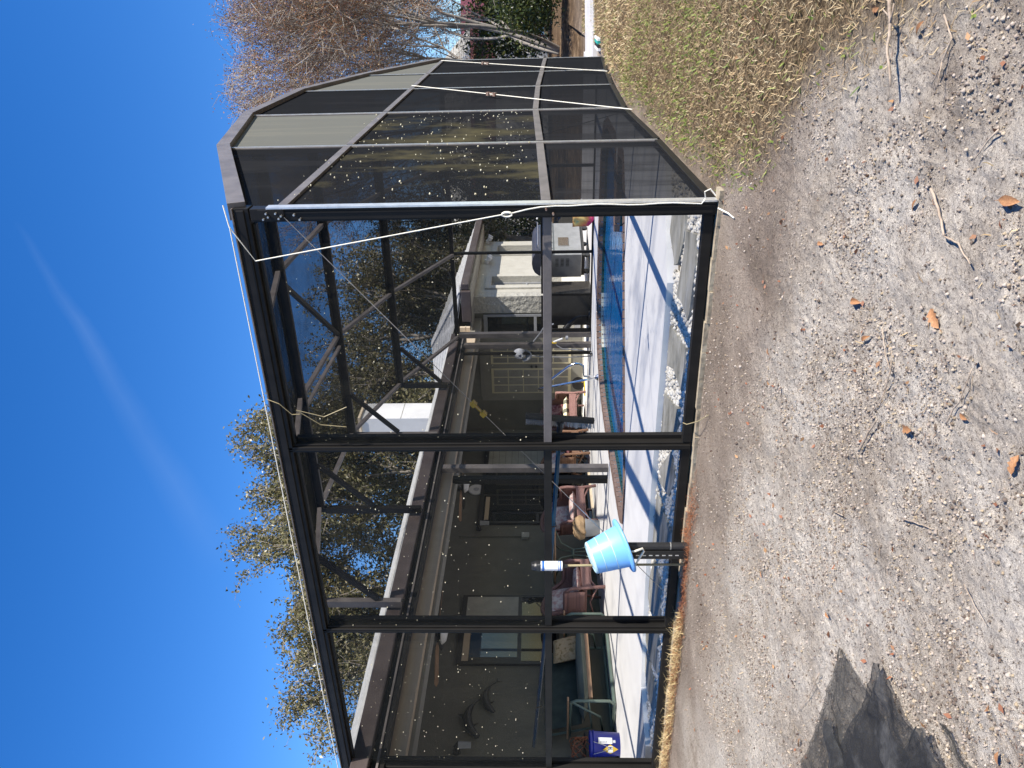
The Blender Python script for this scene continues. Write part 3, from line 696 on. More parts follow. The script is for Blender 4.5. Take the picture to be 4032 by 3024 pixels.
# rail, sill, footing on the front
for k in range(3):
    ep(MB().rng(FX[k+1] + 0.012, FX[k] - (0.085 if k == 0 else 0.044), 0.004, 0.05, 0.872, 0.925), 'rail', 'bronze_pale' if k == 0 else 'bronze', bevel=0.003)
    ep(MB().rng(FX[k+1] + 0.012, FX[k] - (0.085 if k == 0 else 0.044), -0.004, 0.05, -0.045, 0.012), 'sill', bevel=0.003)
    ep(MB().rng(FX[k+1] + 0.012, FX[k] - (0.085 if k == 0 else 0.044), 0.055, 0.115, -0.11, -0.022), 'sill_curb', 'slab')
ft = MB()
for k in range(26):
    x0 = 0.06 - k * 0.2; x1 = x0 - 0.199; dz = rnd.uniform(-0.008, 0.006); dy = rnd.uniform(-0.012, 0.012)
    ft.rng(x1, x0, -0.045 + dy, 0.05, -0.22, -0.052 + dz)
ft.build('footing', M['footing'], label='rough tan concrete footing under the front screen wall', cat='footing', kind='structure')

# right side wall: thin posts, eave rail, mid rail, sill that follows the heaved slab
def seg(a, b, w, h, name, mat): return ep(MB().bar(a, b, w, h), name, mat, bevel=0.002)
for i in range(1, 6):
    ep(MB().rng(-0.048, -0.004, ROOF_Y[i] - 0.024, ROOF_Y[i] + 0.024, PB[i] - 0.03, ROOF_Z[i] - 0.045), 'post', 'bronze_pale' if i < 3 else 'bronze')
    ep(MB().rng(-0.004, 0.004, ROOF_Y[i] - 0.007, ROOF_Y[i] + 0.007, PB[i], ROOF_Z[i] - 0.06), 'cover_strip', 'alu')
for i in range(5):
    y0, y1 = ROOF_Y[i], ROOF_Y[i+1]; g0 = 0.03
    seg((-0.024, y0 + g0, PB[i]), (-0.024, y1 - g0, PB[i+1]), 0.06, 0.05, 'sill', 'bronze')
    seg((-0.020, y0 + g0, PR[i]), (-0.020, y1 - g0, PR[i+1]), 0.055, 0.055, 'rail', 'bronze_pale')
    seg((-0.020, y0 + g0, EAVE - 0.01), (-0.020, y1 - g0, EAVE - 0.01), 0.055, 0.055, 'eave_rail', 'bronze_pale')
    for xx in (-0.02,):
        seg((xx, y0, ROOF_Z[i] - 0.02), (xx, y1, ROOF_Z[i+1] - 0.02), 0.10, 0.10, 'roof_edge_beam', 'bronze_pale')
    # side screens
    mids = ['screen_dust', 'screen_dust', 'screen_side', 'screen_side', 'screen_side']; ups = ['screen_side', 'screen_pale', 'screen_side', 'screen_pale', 'screen_pale']
    xs = -0.012
    ep(MB().quad((xs, y0, PB[i]), (xs, y1, PB[i+1]), (xs, y1, PR[i+1]), (xs, y0, PR[i])), 'lower_side_screen', 'screen_side')
    ep(MB().quad((xs, y0, PR[i]), (xs, y1, PR[i+1]), (xs, y1, EAVE), (xs, y0, EAVE)), 'middle_side_screen', mids[i], label=None)
    ep(MB().quad((xs, y0, EAVE), (xs, y1, EAVE), (xs, y1, max(EAVE, ROOF_Z[i+1] - 0.03)), (xs, y0, ROOF_Z[i] - 0.03)), 'upper_side_screen', ups[i])
# roof beams across, purlins, knee braces, short uprights to the house gutter
for i in (1, 2, 3, 4):
    y, z = ROOF_Y[i], ROOF_Z[i]
    bmn = ep(MB().rng(-4.78, -0.07, y - 0.025, y + 0.025, z - 0.115, z), 'roof_beam', bevel=0.003)
    MB().rng(-4.78, -0.07, y - 0.04, y - 0.0255, z - 0.02, z + 0.004).build('beam_flange', M['bronze'], bmn)
    ep(MB().bar((-4.08, y, z - 0.115), (-4.70, y, z - 0.115 - 0.62), 0.045, 0.055), 'knee_brace')
    ep(MB().rng(-4.795, -4.715, y - 0.032, y + 0.032, 2.45, z - 0.117), 'short_upright', 'bronze_pale' if i % 2 else 'bronze')
ep(MB().rng(-4.80, -0.05, YF - 0.03, YF + 0.03, 2.43, 2.50), 'far_head_beam', 'bronze', bevel=0.003)
for x in (-1.60, -3.15, -4.72):
    for i in range(5):
        if x == -1.60 and i in (0,): pass
        ep(MB().bar((x, ROOF_Y[i] + 0.027, ROOF_Z[i] - 0.05), (x, ROOF_Y[i+1] - 0.027, ROOF_Z[i+1] - 0.05), 0.045, 0.05), 'purlin', 'bronze_pale')
ep(MB().bar((-1.75, 3.46, 3.72), (-3.12, 5.17, 3.69), 0.045, 0.05), 'diagonal_brace')
ep(MB().bar((-3.30, 3.46, 3.71), (-3.30, 5.17, 3.69), 0.03, 0.04), 'diagonal_brace', 'bronze_pale')
# roof screens
for i in range(5):
    for xa, xb in ((0, -1.60), (-1.60, -3.15), (-3.15, -4.75)):
        y0, y1 = ROOF_Y[i], ROOF_Y[i+1]; z0, z1 = ROOF_Z[i] - 0.005, ROOF_Z[i+1] - 0.005
        ep(MB().quad((xa, y0, z0), (xb, y0, z0), (xb, y1, z1), (xa, y1, z1)), 'roof_screen', 'screen')
# front upper screens (lower bays stand open, their screens lie on the sand)
for k in range(3):
    ep(MB().quad((FX[k] - (0.08 if k == 0 else 0.04), 0.012, 0.92), (FX[k+1] + 0.012, 0.012, 0.92), (FX[k+1] + 0.012, 0.012, 2.61), (FX[k] - (0.08 if k == 0 else 0.04), 0.012, 2.61)), 'front_screen', 'screen')
# far wall
FPX = [-0.06, -1.65, -3.13, -3.92, -4.61]
for x in FPX[1:]:
    ep(MB().rng(x - 0.022, x + 0.022, YF - 0.022, YF + 0.022, -0.02, 2.43 if x in (-1.65, -3.13) else 0.86), 'far_post', 'bronze')
ep(MB().rng(-2.46, -2.41, YF - 0.022, YF + 0.022, -0.02, 0.86), 'far_post', 'bronze')
for a, bb in zip(FPX[:-1], FPX[1:]):
    ep(MB().rng(bb + 0.024, a - 0.024, YF - 0.02, YF + 0.02, 0.862, 0.91), 'far_rail', 'bronze')
    ep(MB().rng(bb + 0.024, a - 0.024, YF - 0.02, YF + 0.02, -0.02, 0.03), 'far_sill', 'bronze')
# corner columns by the porch
for x, y, zt in ((-4.70, 8.60, 2.43), (-4.88, 8.52, 2.34)):
    ep(MB().rng(x - 0.045, x + 0.045, y - 0.05, y + 0.05, -0.01, zt), 'corner_column', 'bronze_pale', bevel=0.004)
ep(MB().rng(-4.97, -4.93, 8.30, 8.36, 0, 2.34), 'corner_column', 'bronze')
# porch-side posts
for (x, y) in ((-4.98, 4.66), (-5.20, 4.70)):
    p = ep(MB().rng(x - 0.04, x + 0.04, y - 0.05, y + 0.05, -0.01, 2.34), 'porch_post', 'bronze_pale' if y < 4.68 else 'bronze', bevel=0.004)
# white-grey upright and brown wall at the left end
ep(MB().rng(-5.12, -5.02, -0.04, 0.04, -0.05, 2.25), 'end_upright', 'alu', bevel=0.004)
ep(MB().rng(-5.90, -5.125, 0.0, 0.035, -0.05, 2.25), 'end_panel', 'bronze_pale')
# cables with turnbuckles
def cable(a, b, r=0.004, t=0.42, mat='steel', tb='rust', name='bracing_cable'):
    a, b = Vector(a), Vector(b)
    c = ep(MB().tube([a, b], r, 6), name, mat)
    m0 = a.lerp(b, t); d = (b - a).normalized(); s, u = perp(d); L = 0.10
    tbm = MB()
    for k in (-1, 1): tbm.tube([m0 - d*L*.5 + s*0.012*k, m0 + d*L*.5 + s*0.012*k], 0.0045, 6)
    for k in (-1, 1): tbm.box(m0 + d*L*.5*k, (0.034, 0.034, 0.034), d.to_track_quat('X', 'Z').to_matrix())
    tbm.build('turnbuckle', M[tb], c)
    return c
cable((0.03, 8.25, 2.40), (0.03, 6.28, 0.05), 0.0042, 0.30, 'rope')
cable((0.03, 5.25, 2.42), (0.03, 3.10, 0.08), 0.0042, 0.42, 'rope')
cable((-0.03, 0.08, 2.46), (-0.03, 3.4, 0.10), 0.003, 0.38, 'bronze')
cable((-0.03, 3.5, 2.45), (-0.03, 6.6, 0.10), 0.003, 0.4, 'bronze')
cable((-0.05, -0.045, 2.40), (-3.05, 0.16, 0.02), 0.0025, 0.44, 'steel', 'yellow')

# white rope tied from the head beam to the corner post
rope = empty('white_rope', (-0.05, -0.06, -0.05), 'thin white rope running from the head beam down the corner post', 'rope')
cn = Vector((-0.30, -0.062, 2.605)); cl = Vector((-0.045, -0.062, 1.125))
MB().tube([(0.02, -0.02, 2.75), (-0.1, -0.052, 2.725), cn, cl], 0.0038, 6).build('line', M['rope'], rope, world=True)
MB().tube([(-0.10, -0.055, 2.722), (-1.6, -0.058, 2.722), (-3.3, -0.058, 2.724), (-5.0, -0.058, 2.722), (-5.06, -0.06, 2.60), (-5.5, -0.03, 2.48)], 0.0036, 6).build('line', M['rope'], rope, world=True)
tl = [cl]
for t in np.linspace(0, 1, 14):
    tl.append(Vector((-0.045 + 0.040 * min(1, t*5) + 0.004 * math.sin(t * 17), -0.052, 1.10 - 1.06 * t)))
tl += [Vector((0.02, -0.05, 0.02)), Vector((0.06, -0.06, 0.03)), Vector((0.075, -0.06, 0.0)), Vector((0.04, -0.07, -0.03))]
MB().tube(tl, 0.0038, 6).build('tail', M['rope'], rope, world=True)
kn = MB()
for a in np.linspace(0, 5.5, 4):
    kn.tube([cl + Vector((0.012 * math.cos(q + a), -0.012 + 0.006 * math.sin(a), 0.028 * math.sin(q + a))) for q in np.linspace(0, 6.2, 14)], 0.005, 6)
kn.build('cleat_knot', M['rope'], rope, world=True)
# debris specks caught on the screens
sp_n = 420
sx = -0.15 - 4.7 * rng.random(sp_n); sz = 0.95 + 1.55 * rng.random(sp_n)**0.8
Vq = np.stack([sx, np.full(sp_n, 0.006), sz], -1); Rq = 0.0022 + 0.004 * rng.random(sp_n)**3
n2s = 260; sy = 0.1 + 3.3 * rng.random(n2s); sz2 = 1.0 + 1.5 * rng.random(n2s)
P_all = np.concatenate([Vq, np.stack([np.full(n2s, 0.004), sy, sz2], -1)]); R_all = np.concatenate([Rq, 0.003 + 0.006 * rng.random(n2s)**2])
stones('caught_debris', P_all, R_all, pm('pale_debris', (0.62, 0.60, 0.48), (0.45, 0.40, 0.26), 30, 0.9), label='pale specks of lichen and dirt caught on the screens', cat='debris', kind='stuff')

# ------------------------------------------------------------------ house
house = empty('house', (-8.0, 5.0, 0), 'single-storey taupe stucco house with porch behind the pool', 'house')
def hp(mb, name, mat, **kw): return mb.build(name, M[mat], house, world=True, **kw)
BW = -8.0; EY = 10.65
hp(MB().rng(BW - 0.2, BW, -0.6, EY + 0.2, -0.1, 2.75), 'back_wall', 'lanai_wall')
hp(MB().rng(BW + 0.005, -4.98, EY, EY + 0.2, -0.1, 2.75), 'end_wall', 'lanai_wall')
hp(MB().rng(-5.12, -4.75, EY - 0.004, EY + 0.22, -0.1, 2.45), 'wing_return_wall', 'stucco_rough')
ww = MB(); WIN = [(11.22, 11.76, 0.45, 1.98), (13.42, 13.95, 0.45, 1.95)]
ww.rng(-4.98, -4.752, EY + 0.23, 11.22, -0.1, 2.45); ww.rng(-4.98, -4.752, 11.76, 13.42, -0.1, 2.45); ww.rng(-4.98, -4.752, 13.95, 14.4, -0.1, 2.45)
for y0, y1, z0, z1 in WIN: ww.rng(-4.98, -4.752, y0, y1, -0.1, z0); ww.rng(-4.98, -4.752, y0, y1, z1, 2.45)
hp(ww, 'wing_wall', 'stucco')
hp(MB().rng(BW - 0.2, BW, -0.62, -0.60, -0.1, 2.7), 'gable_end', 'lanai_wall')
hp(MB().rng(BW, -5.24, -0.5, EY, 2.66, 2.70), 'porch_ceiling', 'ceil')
# porch front: gutter, dark channel beam, tan header
hp(MB().rng(-5.10, -4.84, -0.35, 9.0, 2.46, 2.615), 'gutter', 'gutter', bevel=0.01)
gl = hp(MB().rng(-5.04, -4.92, -0.1, 9.0, 2.335, 2.457), 'porch_channel_beam', 'bronze', bevel=0.004)
MB().rng(-4.918, -4.906, -0.1, 9.0, 2.385, 2.405).build('beam_ridge', M['bronze_pale'], gl)
hp(MB().rng(-5.22, -5.10, -0.1, 9.6, 2.20, 2.455), 'header_board', 'header')
for y in (1.9, 3.5, 5.3, 6.9): hp(MB().rng(-4.838, -4.832, y, y + 0.035, 2.44, 2.62), 'gutter_strap', 'bronze')
hp(MB().rng(-5.45, -5.23, -0.1, EY, 2.165, 2.20), 'soffit_strip', 'ceil')
hp(MB().rng(-5.235, -5.225, -0.1, EY, 2.165, 2.46), 'soffit_edge', 'ceil')

# roofs: courses of shingles laid as overlapping strips
def roof_plane(name, a, b, c, d, nc):
    """a-b eave (left to right), d-c ridge; each course a strip of its own"""
    a, b, c, d = [Vector(v) for v in (a, b, c, d)]
    nrm = (b - a).cross(d - a).normalized()
    base = hp(MB().quad(a - nrm*0.03, b - nrm*0.03, c - nrm*0.03, d - nrm*0.03), name, 'shingle')
    for i in range(nc):
        t0, t1 = i / nc, min(1.0, (i + 1.12) / nc)
        l0, r0, l1, r1 = a.lerp(d, t0), b.lerp(c, t0), a.lerp(d, t1), b.lerp(c, t1)
        up0 = nrm * 0.020; up1 = nrm * 0.002
        mb = MB().add([l0 + up0, r0 + up0, r1 + up1, l1 + up1, l0 - nrm*0.004, r0 - nrm*0.004, r1 - nrm*0.01, l1 - nrm*0.01],
                      [(0,1,2,3),(7,6,5,4),(0,4,5,1),(1,5,6,2),(2,6,7,3),(3,7,4,0)])
        mb.build('shingle_course', M['shingle'], base)
    return base
sl = math.tan(math.radians(17))
roof_plane('porch_roof', (-4.98, -0.8, 2.63), (-4.98, 9.95, 2.63), (-9.2, 13.0, 2.63 + 4.22*sl), (-9.2, -0.8, 2.63 + 4.22*sl), 30)
hx, hy, hz = -4.30, 9.95, 2.50; ap = (-6.53, 12.18, 3.50); fy = 14.6
roof_plane('wing_roof', (-5.0, hy, hz + 0.12), (hx, hy, hz), ap, (-9.5, 12.18, 3.50), 16)
roof_plane('wing_hip_roof', (hx, hy, hz), (hx, fy, hz), (-6.53, 12.40, 3.50), ap, 16)
hp(MB().bar((hx, hy, hz + 0.02), ap, 0.16, 0.03), 'hip_cap', 'shingle')
hp(MB().rng(hx - 0.02, hx + 0.10, hy - 0.02, fy, hz - 0.16, hz - 0.01), 'wing_gutter', 'gutter', bevel=0.01)
hp(MB().rng(-4.98, hx - 0.03, hy - 0.10, hy + 0.02, hz - 0.20, hz - 0.01), 'wing_gutter', 'gutter', bevel=0.01)
hp(MB().rng(-4.75, hx - 0.03, hy + 0.03, fy - 0.1, hz - 0.19, hz - 0.162), 'wing_soffit', 'stucco')
hp(MB().rng(-5.5, -4.76, hy + 0.03, EY - 0.01, hz - 0.19, hz - 0.162), 'wing_soffit', 'ceil')
hp(MB().rng(-5.22, -4.985, 9.60, 9.66, 2.32, 2.40), 'raw_fascia_board', 'rawwood'); hp(MB().rng(-5.22, -4.985, 9.60, 9.66, 2.41, 2.52), 'raw_fascia_board', 'rawwood')
# chimney box on the roof
ch = MB().rng(-8.15, -7.65, 10.6, 11.3, 3.0, 5.02); cho = hp(ch, 'chimney_box', 'nwall'); MB().rng(-8.20, -7.60, 10.55, 11.35, 5.021, 5.07).build('chimney_cap', M['rawwood'], cho)
MB().rng(-7.648, -7.644, 10.6, 11.3, 4.1, 4.112).build('panel_joint', M['slab'], cho)

# wing windows (sunlit wall)
for y0, y1, z0, z1 in WIN:
    w = hp(MB().rng(-4.90, -4.89, y0, y1, z0, z1), 'window', 'blind')
    f_ = MB(); f_.rng(-4.889, -4.86, y0, y0 + 0.035, z0, z1); f_.rng(-4.889, -4.86, y1 - 0.035, y1, z0, z1); f_.rng(-4.889, -4.86, y0 + 0.036, y1 - 0.036, z0, z0 + 0.035); f_.rng(-4.889, -4.86, y0 + 0.036, y1 - 0.036, z1 - 0.035, z1); f_.rng(-4.889, -4.865, y0 + 0.036, y1 - 0.036, (z0 + z1) / 2 - 0.015, (z0 + z1) / 2 + 0.015)
    f_.build('window_frame', M['grey'], w)
    r = MB(); r.rng(-4.750, -4.712, y0 - 0.16, y0 - 0.002, z0 - 0.1, z1 + 0.12); r.rng(-4.750, -4.712, y1 + 0.002, y1 + 0.14, z0 - 0.1, z1 + 0.12); r.rng(-4.750, -4.713, y0 - 0.001, y1 + 0.001, z1 + 0.002, z1 + 0.12)
    r.build('raised_surround', M['stucco'], w)
def lamp_fix(y, z):
    l = hp(MB().tube([(-4.745, y, z), (-4.66, y, z)], 0.045, 10), 'flood_light', 'white')
    for s in (-1, 1): MB().lathe([(0.012, 0), (0.05, 0.02), (0.06, 0.10), (0.0, 0.10)], (-4.66, y + 0.07*s, z - 0.04), 12, Matrix.Rotation(math.radians(120), 3, 'Y')).build('lamp_head', M['white'], l)
lamp_fix(12.75, 2.16); lamp_fix(14.25, 2.22)

# screen door and french doors on the end wall
EF = EY - 0.006
sd = hp(MB().rng(-5.60, -5.14, EF - 0.03, EF, 0.08, 2.12), 'screen_door', 'pane')
fr = MB(); 
for (x0, x1, z0, z1) in ((-5.60, -5.55, 0.08, 2.12), (-5.19, -5.14, 0.08, 2.12), (-5.549, -5.191, 2.04, 2.12), (-5.549, -5.191, 0.08, 0.20), (-5.549, -5.191, 1.00, 1.06)): fr.rng(x0, x1, EF - 0.045, EF - 0.031, z0, z1)
fr.build('door_frame', M['grey'], sd)
MB().rng(-5.549, -5.191, EF - 0.034, EF - 0.031, 0.201, 0.55).build('kick_panel', M['blind'], sd)
dd = hp(MB().rng(-7.10, -5.76, EF - 0.05, EF, 0.03, 2.16), 'french_doors', 'doorpaint')
for (x0, x1) in ((-6.99, -6.42), (-6.27, -5.84)):
    lf = MB().rng(x0 - 0.02, x1 + 0.02, EF - 0.062, EF - 0.051, 0.27, 2.0).build('glazed_leaf', M['muntin'], dd)
    nx, nz = 3, 5; wx = (x1 - x0) / nx; wz = (1.96 - 0.32) / nz
    for i in range(nx):
        for j in range(nz):
            MB().rng(x0 + i*wx + 0.012, x0 + (i+1)*wx - 0.012, EF - 0.066, EF - 0.0625, 0.32 + j*wz + 0.012, 0.32 + (j+1)*wz - 0.012).build('pane', M['blind'], dd)
            for q in range(6):
                xx = x0 + i*wx + 0.02 + (wx - 0.04) * (q + 0.5) / 6
                MB().rng(xx - 0.004, xx + 0.004, EF - 0.0672, EF - 0.0662, 0.32 + j*wz + 0.014, 0.32 + (j+1)*wz - 0.014).build('blind_slat_gap', M['darkframe'], dd)
for zz in (1.02, 1.12): MB().tube([(-6.345, EF - 0.05, zz), (-6.345, EF - 0.10, zz)], [0.02, 0.028], 12).build('door_knob', M['darkframe'], dd)
hp(MB().rng(-7.20, -7.101, EF - 0.04, EF, 0.0, 2.22), 'door_casing', 'doorpaint'); hp(MB().rng(-5.759, -5.66, EF - 0.04, EF, 0.0, 2.22), 'door_casing', 'doorpaint'); hp(MB().rng(-7.10, -5.76, EF - 0.04, EF, 2.161, 2.24), 'door_casing', 'doorpaint')
hp(MB().rng(BW + 0.01, -5.2, EF - 0.10, EF - 0.001, 0.001, 0.028), 'door_step', 'stucco')
# sliding doors and window on the back wall
def wy(px, py): q = on(px, py, 0, BW); return q.y, q.z
y_l, z_t = wy(1880, 2068); y_r, _ = wy(1905, 1763); y_m, _ = wy(1890, 1958); y_m2, _ = wy(1890, 1850)
BF = BW + 0.002
sl_ = hp(MB().rng(BF, BF + 0.05, y_l, y_r, 0.03, z_t), 'sliding_door', 'darkframe')
MB().rng(BF + 0.051, BF + 0.055, y_l + 0.06, y_m - 0.03, 0.10, z_t - 0.09).build('pane', M['pane'], sl_)
MB().rng(BF + 0.051, BF + 0.055, y_m + 0.03, y_m2 - 0.03, 0.10, z_t - 0.07).build('pane', M['pane'], sl_)
pb = MB().rng(BF + 0.051, BF + 0.055, y_m2 + 0.05, y_r - 0.07, 0.10, z_t - 0.10).build('blind', M['blind'], sl_)
for q in range(14):
    zz = 0.2 + q * 0.135; MB().rng(BF + 0.0552, BF + 0.057, y_m2 + 0.05, y_r - 0.07, zz, zz + 0.006).build('blind_slat_gap', M['lanai_wall'], sl_)
MB().rng(BF + 0.0551, BF + 0.058, y_l + 0.09, y_m - 0.07, z_t - 0.20, z_t - 0.12).build('curtain_strip', M['header'], sl_)
hp(MB().rng(BF, BF + 0.07, y_l - 0.1, y_r + 0.05, 0.0, 0.029), 'sill_step', 'stucco')
wl, wt = wy(1800, 2622); wr, _ = wy(1818, 2352); wb = wy(2205, 2600)[1]
wn_ = hp(MB().rng(BF, BF + 0.05, wl, wr, wb, wt + 0.02), 'porch_window', 'darkframe')
zm = wb + (wt - wb) * 0.40; ym = wr - (wr - wl) * 0.42
MB().rng(BF + 0.051, BF + 0.055, wl + 0.05, wr - 0.05, wb + 0.05, zm - 0.03).build('pane', M['pane'], wn_)
MB().rng(BF + 0.051, BF + 0.055, wl + 0.12, ym - 0.03, zm + 0.03, wt - 0.17).build('pane', M['pane_reflection'], wn_)
MB().rng(BF + 0.051, BF + 0.055, ym + 0.03, wr - 0.05, zm + 0.03, wt - 0.06).build('blind', M['blind'], wn_)
MB().rng(BF + 0.051, BF + 0.055, wl + 0.05, ym - 0.03, wt - 0.16, wt - 0.06).build('curtain_strip', M['header'], wn_)
# conduit and electrical box
cb = on(2067, 2115, 0, BW)
eb = hp(MB().rng(BF, BF + 0.06, cb.y - 0.07, cb.y + 0.07, cb.z - 0.08, cb.z + 0.06), 'electrical_box', 'blind', bevel=0.005)
MB().tube([(BF + 0.02, cb.y, cb.z + 0.06), (BF + 0.02, cb.y, 2.46)], 0.012, 8).build('conduit', M['lanai_wall'], eb)

def lantern(px, py, label):
    p = on(px, py, 0, BW); e = empty('wall_lantern', p, label, 'lantern', 'wall lanterns on the porch')
    MB().tube([(0.0, 0, 0), (0.03, 0, 0)], [0.055, 0.05], 12).build('back_plate', M['darkframe'], e)
    MB().tube([(0.03, 0, 0), (0.12, 0, 0.03), (0.15, 0, -0.02)], 0.010, 8).build('arm', M['darkframe'], e)
    MB().lathe([(0.0, 0.02), (0.07, -0.02), (0.075, -0.03)], (0.15, 0, 0), 4).build('roof', M['darkframe'], e)
    MB().lathe([(0.06, -0.03), (0.05, -0.20), (0.0, -0.20)], (0.15, 0, 0), 4).build('glass', M['grey'], e)
lantern(1885, 2085, 'dark wall lantern beside the sliding glass doors')
lantern(1798, 2962, 'dark wall lantern at the left end of the porch wall')
# round white thermometer
p = on(1876, 1931, 0, BW + 0.01); th = empty('wall_thermometer', p, 'round white thermometer on the porch wall beside the sliding doors', 'thermometer')
MB().tube([(0, 0, 0), (0.03, 0, 0)], 0.16, 24).build('case', M['white'], th); MB().tube([(0.0305, 0, 0), (0.032, 0, 0)], 0.06, 20).build('dial', M['greyprint'], th)

# dolphin wall ornament: flat cast relief, two leaping fish bodies
dp = on(1886, 2800, 0, BW + 0.02); dol = empty('dolphin_ornament', dp, 'dark metal ornament of two leaping dolphins on the porch wall', 'ornament')
def dolphin(cy, cz, sc, flip, name):
    b = MB(); L = []
    for t in np.linspace(0, 1, 15):
        a = math.radians(150 - 120 * t)
        yy = cy + sc * 0.42 * math.cos(a); zz = cz + sc * (0.42 * math.sin(a) - 0.30)
        rr = sc * (0.012 + 0.085 * math.sin(min(1, t * 1.12 + .05) * math.pi) ** 0.8 * (1 - 0.35 * t))
        L.append((Vector((0.03, yy, zz)), rr))
    b.tube([l[0] for l in L], [max(0.006, l[1] * 0.9) for l in L], 10)
    e = L[-1][0]; b.add([e, e + Vector((0, 0.13*sc, -0.02*sc)), e + Vector((0, 0.03*sc, -0.03*sc)), e + Vector((0, 0.02*sc, -0.15*sc)), e + Vector((0.02, 0, 0))], [(0,1,2),(0,2,3),(4,1,2),(4,2,3)])
    m_ = L[7][0]; b.add([m_ + Vector((0, -0.06*sc, 0.05*sc)), m_ + Vector((0, 0.05*sc, 0.05*sc)), m_ + Vector((0, 0.06*sc, 0.17*sc)), m_ + Vector((0.02, 0, 0.05*sc))], [(0,1,2),(0,3,2),(3,1,2)])
    q = L[4][0]; b.add([q + Vector((0, -0.03*sc, -0.05*sc)), q + Vector((0, 0.04*sc, -0.05*sc)), q + Vector((0.03, 0.05*sc, -0.17*sc))], [(0,1,2)])
    b.build(name, M['darkframe'], dol, smooth=True)
dolphin(-0.12, 0.05, 0.85, 1, 'dolphin'); dolphin(0.22, -0.16, 0.7, 1, 'dolphin')

# ceiling fans
def fan(y, x, label, rot, drop=0.0):
    e = empty('ceiling_fan', (x, y, 2.655 - drop), label, 'ceiling fan', 'ceiling fans on the porch')
    MB().lathe([(0.0, 0.0), (0.07, 0.0), (0.05, -0.06), (0.012, -0.07), (0.012, -0.14)], (0, 0, 0), 16).build('canopy', M['darkframe'], e)
    MB().lathe([(0.012, -0.14), (0.10, -0.15), (0.13, -0.20), (0.12, -0.27), (0.05, -0.29), (0.0, -0.29)], (0, 0, 0), 20).build('motor', M['darkframe'], e)
    MB().lathe([(0.03, -0.29), (0.15, -0.30), (0.15, -0.315), (0.11, -0.36), (0.0, -0.385)], (0, 0, 0), 20).build('light_bowl', M['white'], e, smooth=True)
    if drop > 0.01: MB().tube([(0, 0, 0), (0, 0, drop)], 0.012, 8).build('down_rod', M['darkframe'], e)
    for k in range(5):
        a = rot + k * 2 * math.pi / 5; R = Matrix.Rotation(a, 3, 'Z') @ Matrix.Rotation(math.radians(13), 3, 'X')
        bl = MB().add([R @ Vector(v) + Vector((0, 0, -0.245)) for v in ((0.12, -0.03, 0), (0.22, -0.06, 0), (0.62, -0.07, 0), (0.66, 0, 0), (0.62, 0.07, 0), (0.22, 0.06, 0), (0.12, 0.03, 0))], [(0,1,2,3,4,5,6)])
        o = bl.build('blade', M['wood'] if k % 2 else M['darkframe'], e)
        sm = o.modifiers.new('t', 'SOLIDIFY'); sm.thickness = 0.008
f1 = on(1843, 1905, 0, -6.35); fan(f1.y, f1.x, 'dark ceiling fan hanging in front of the sliding glass doors', 0.35, 2.655 - 0.36 - f1.z)
f2 = on(1757, 2490, 0, -6.35); fan(f2.y, f2.x, 'dark ceiling fan hanging in front of the porch window', 0.15, 2.655 - 0.36 - f2.z)

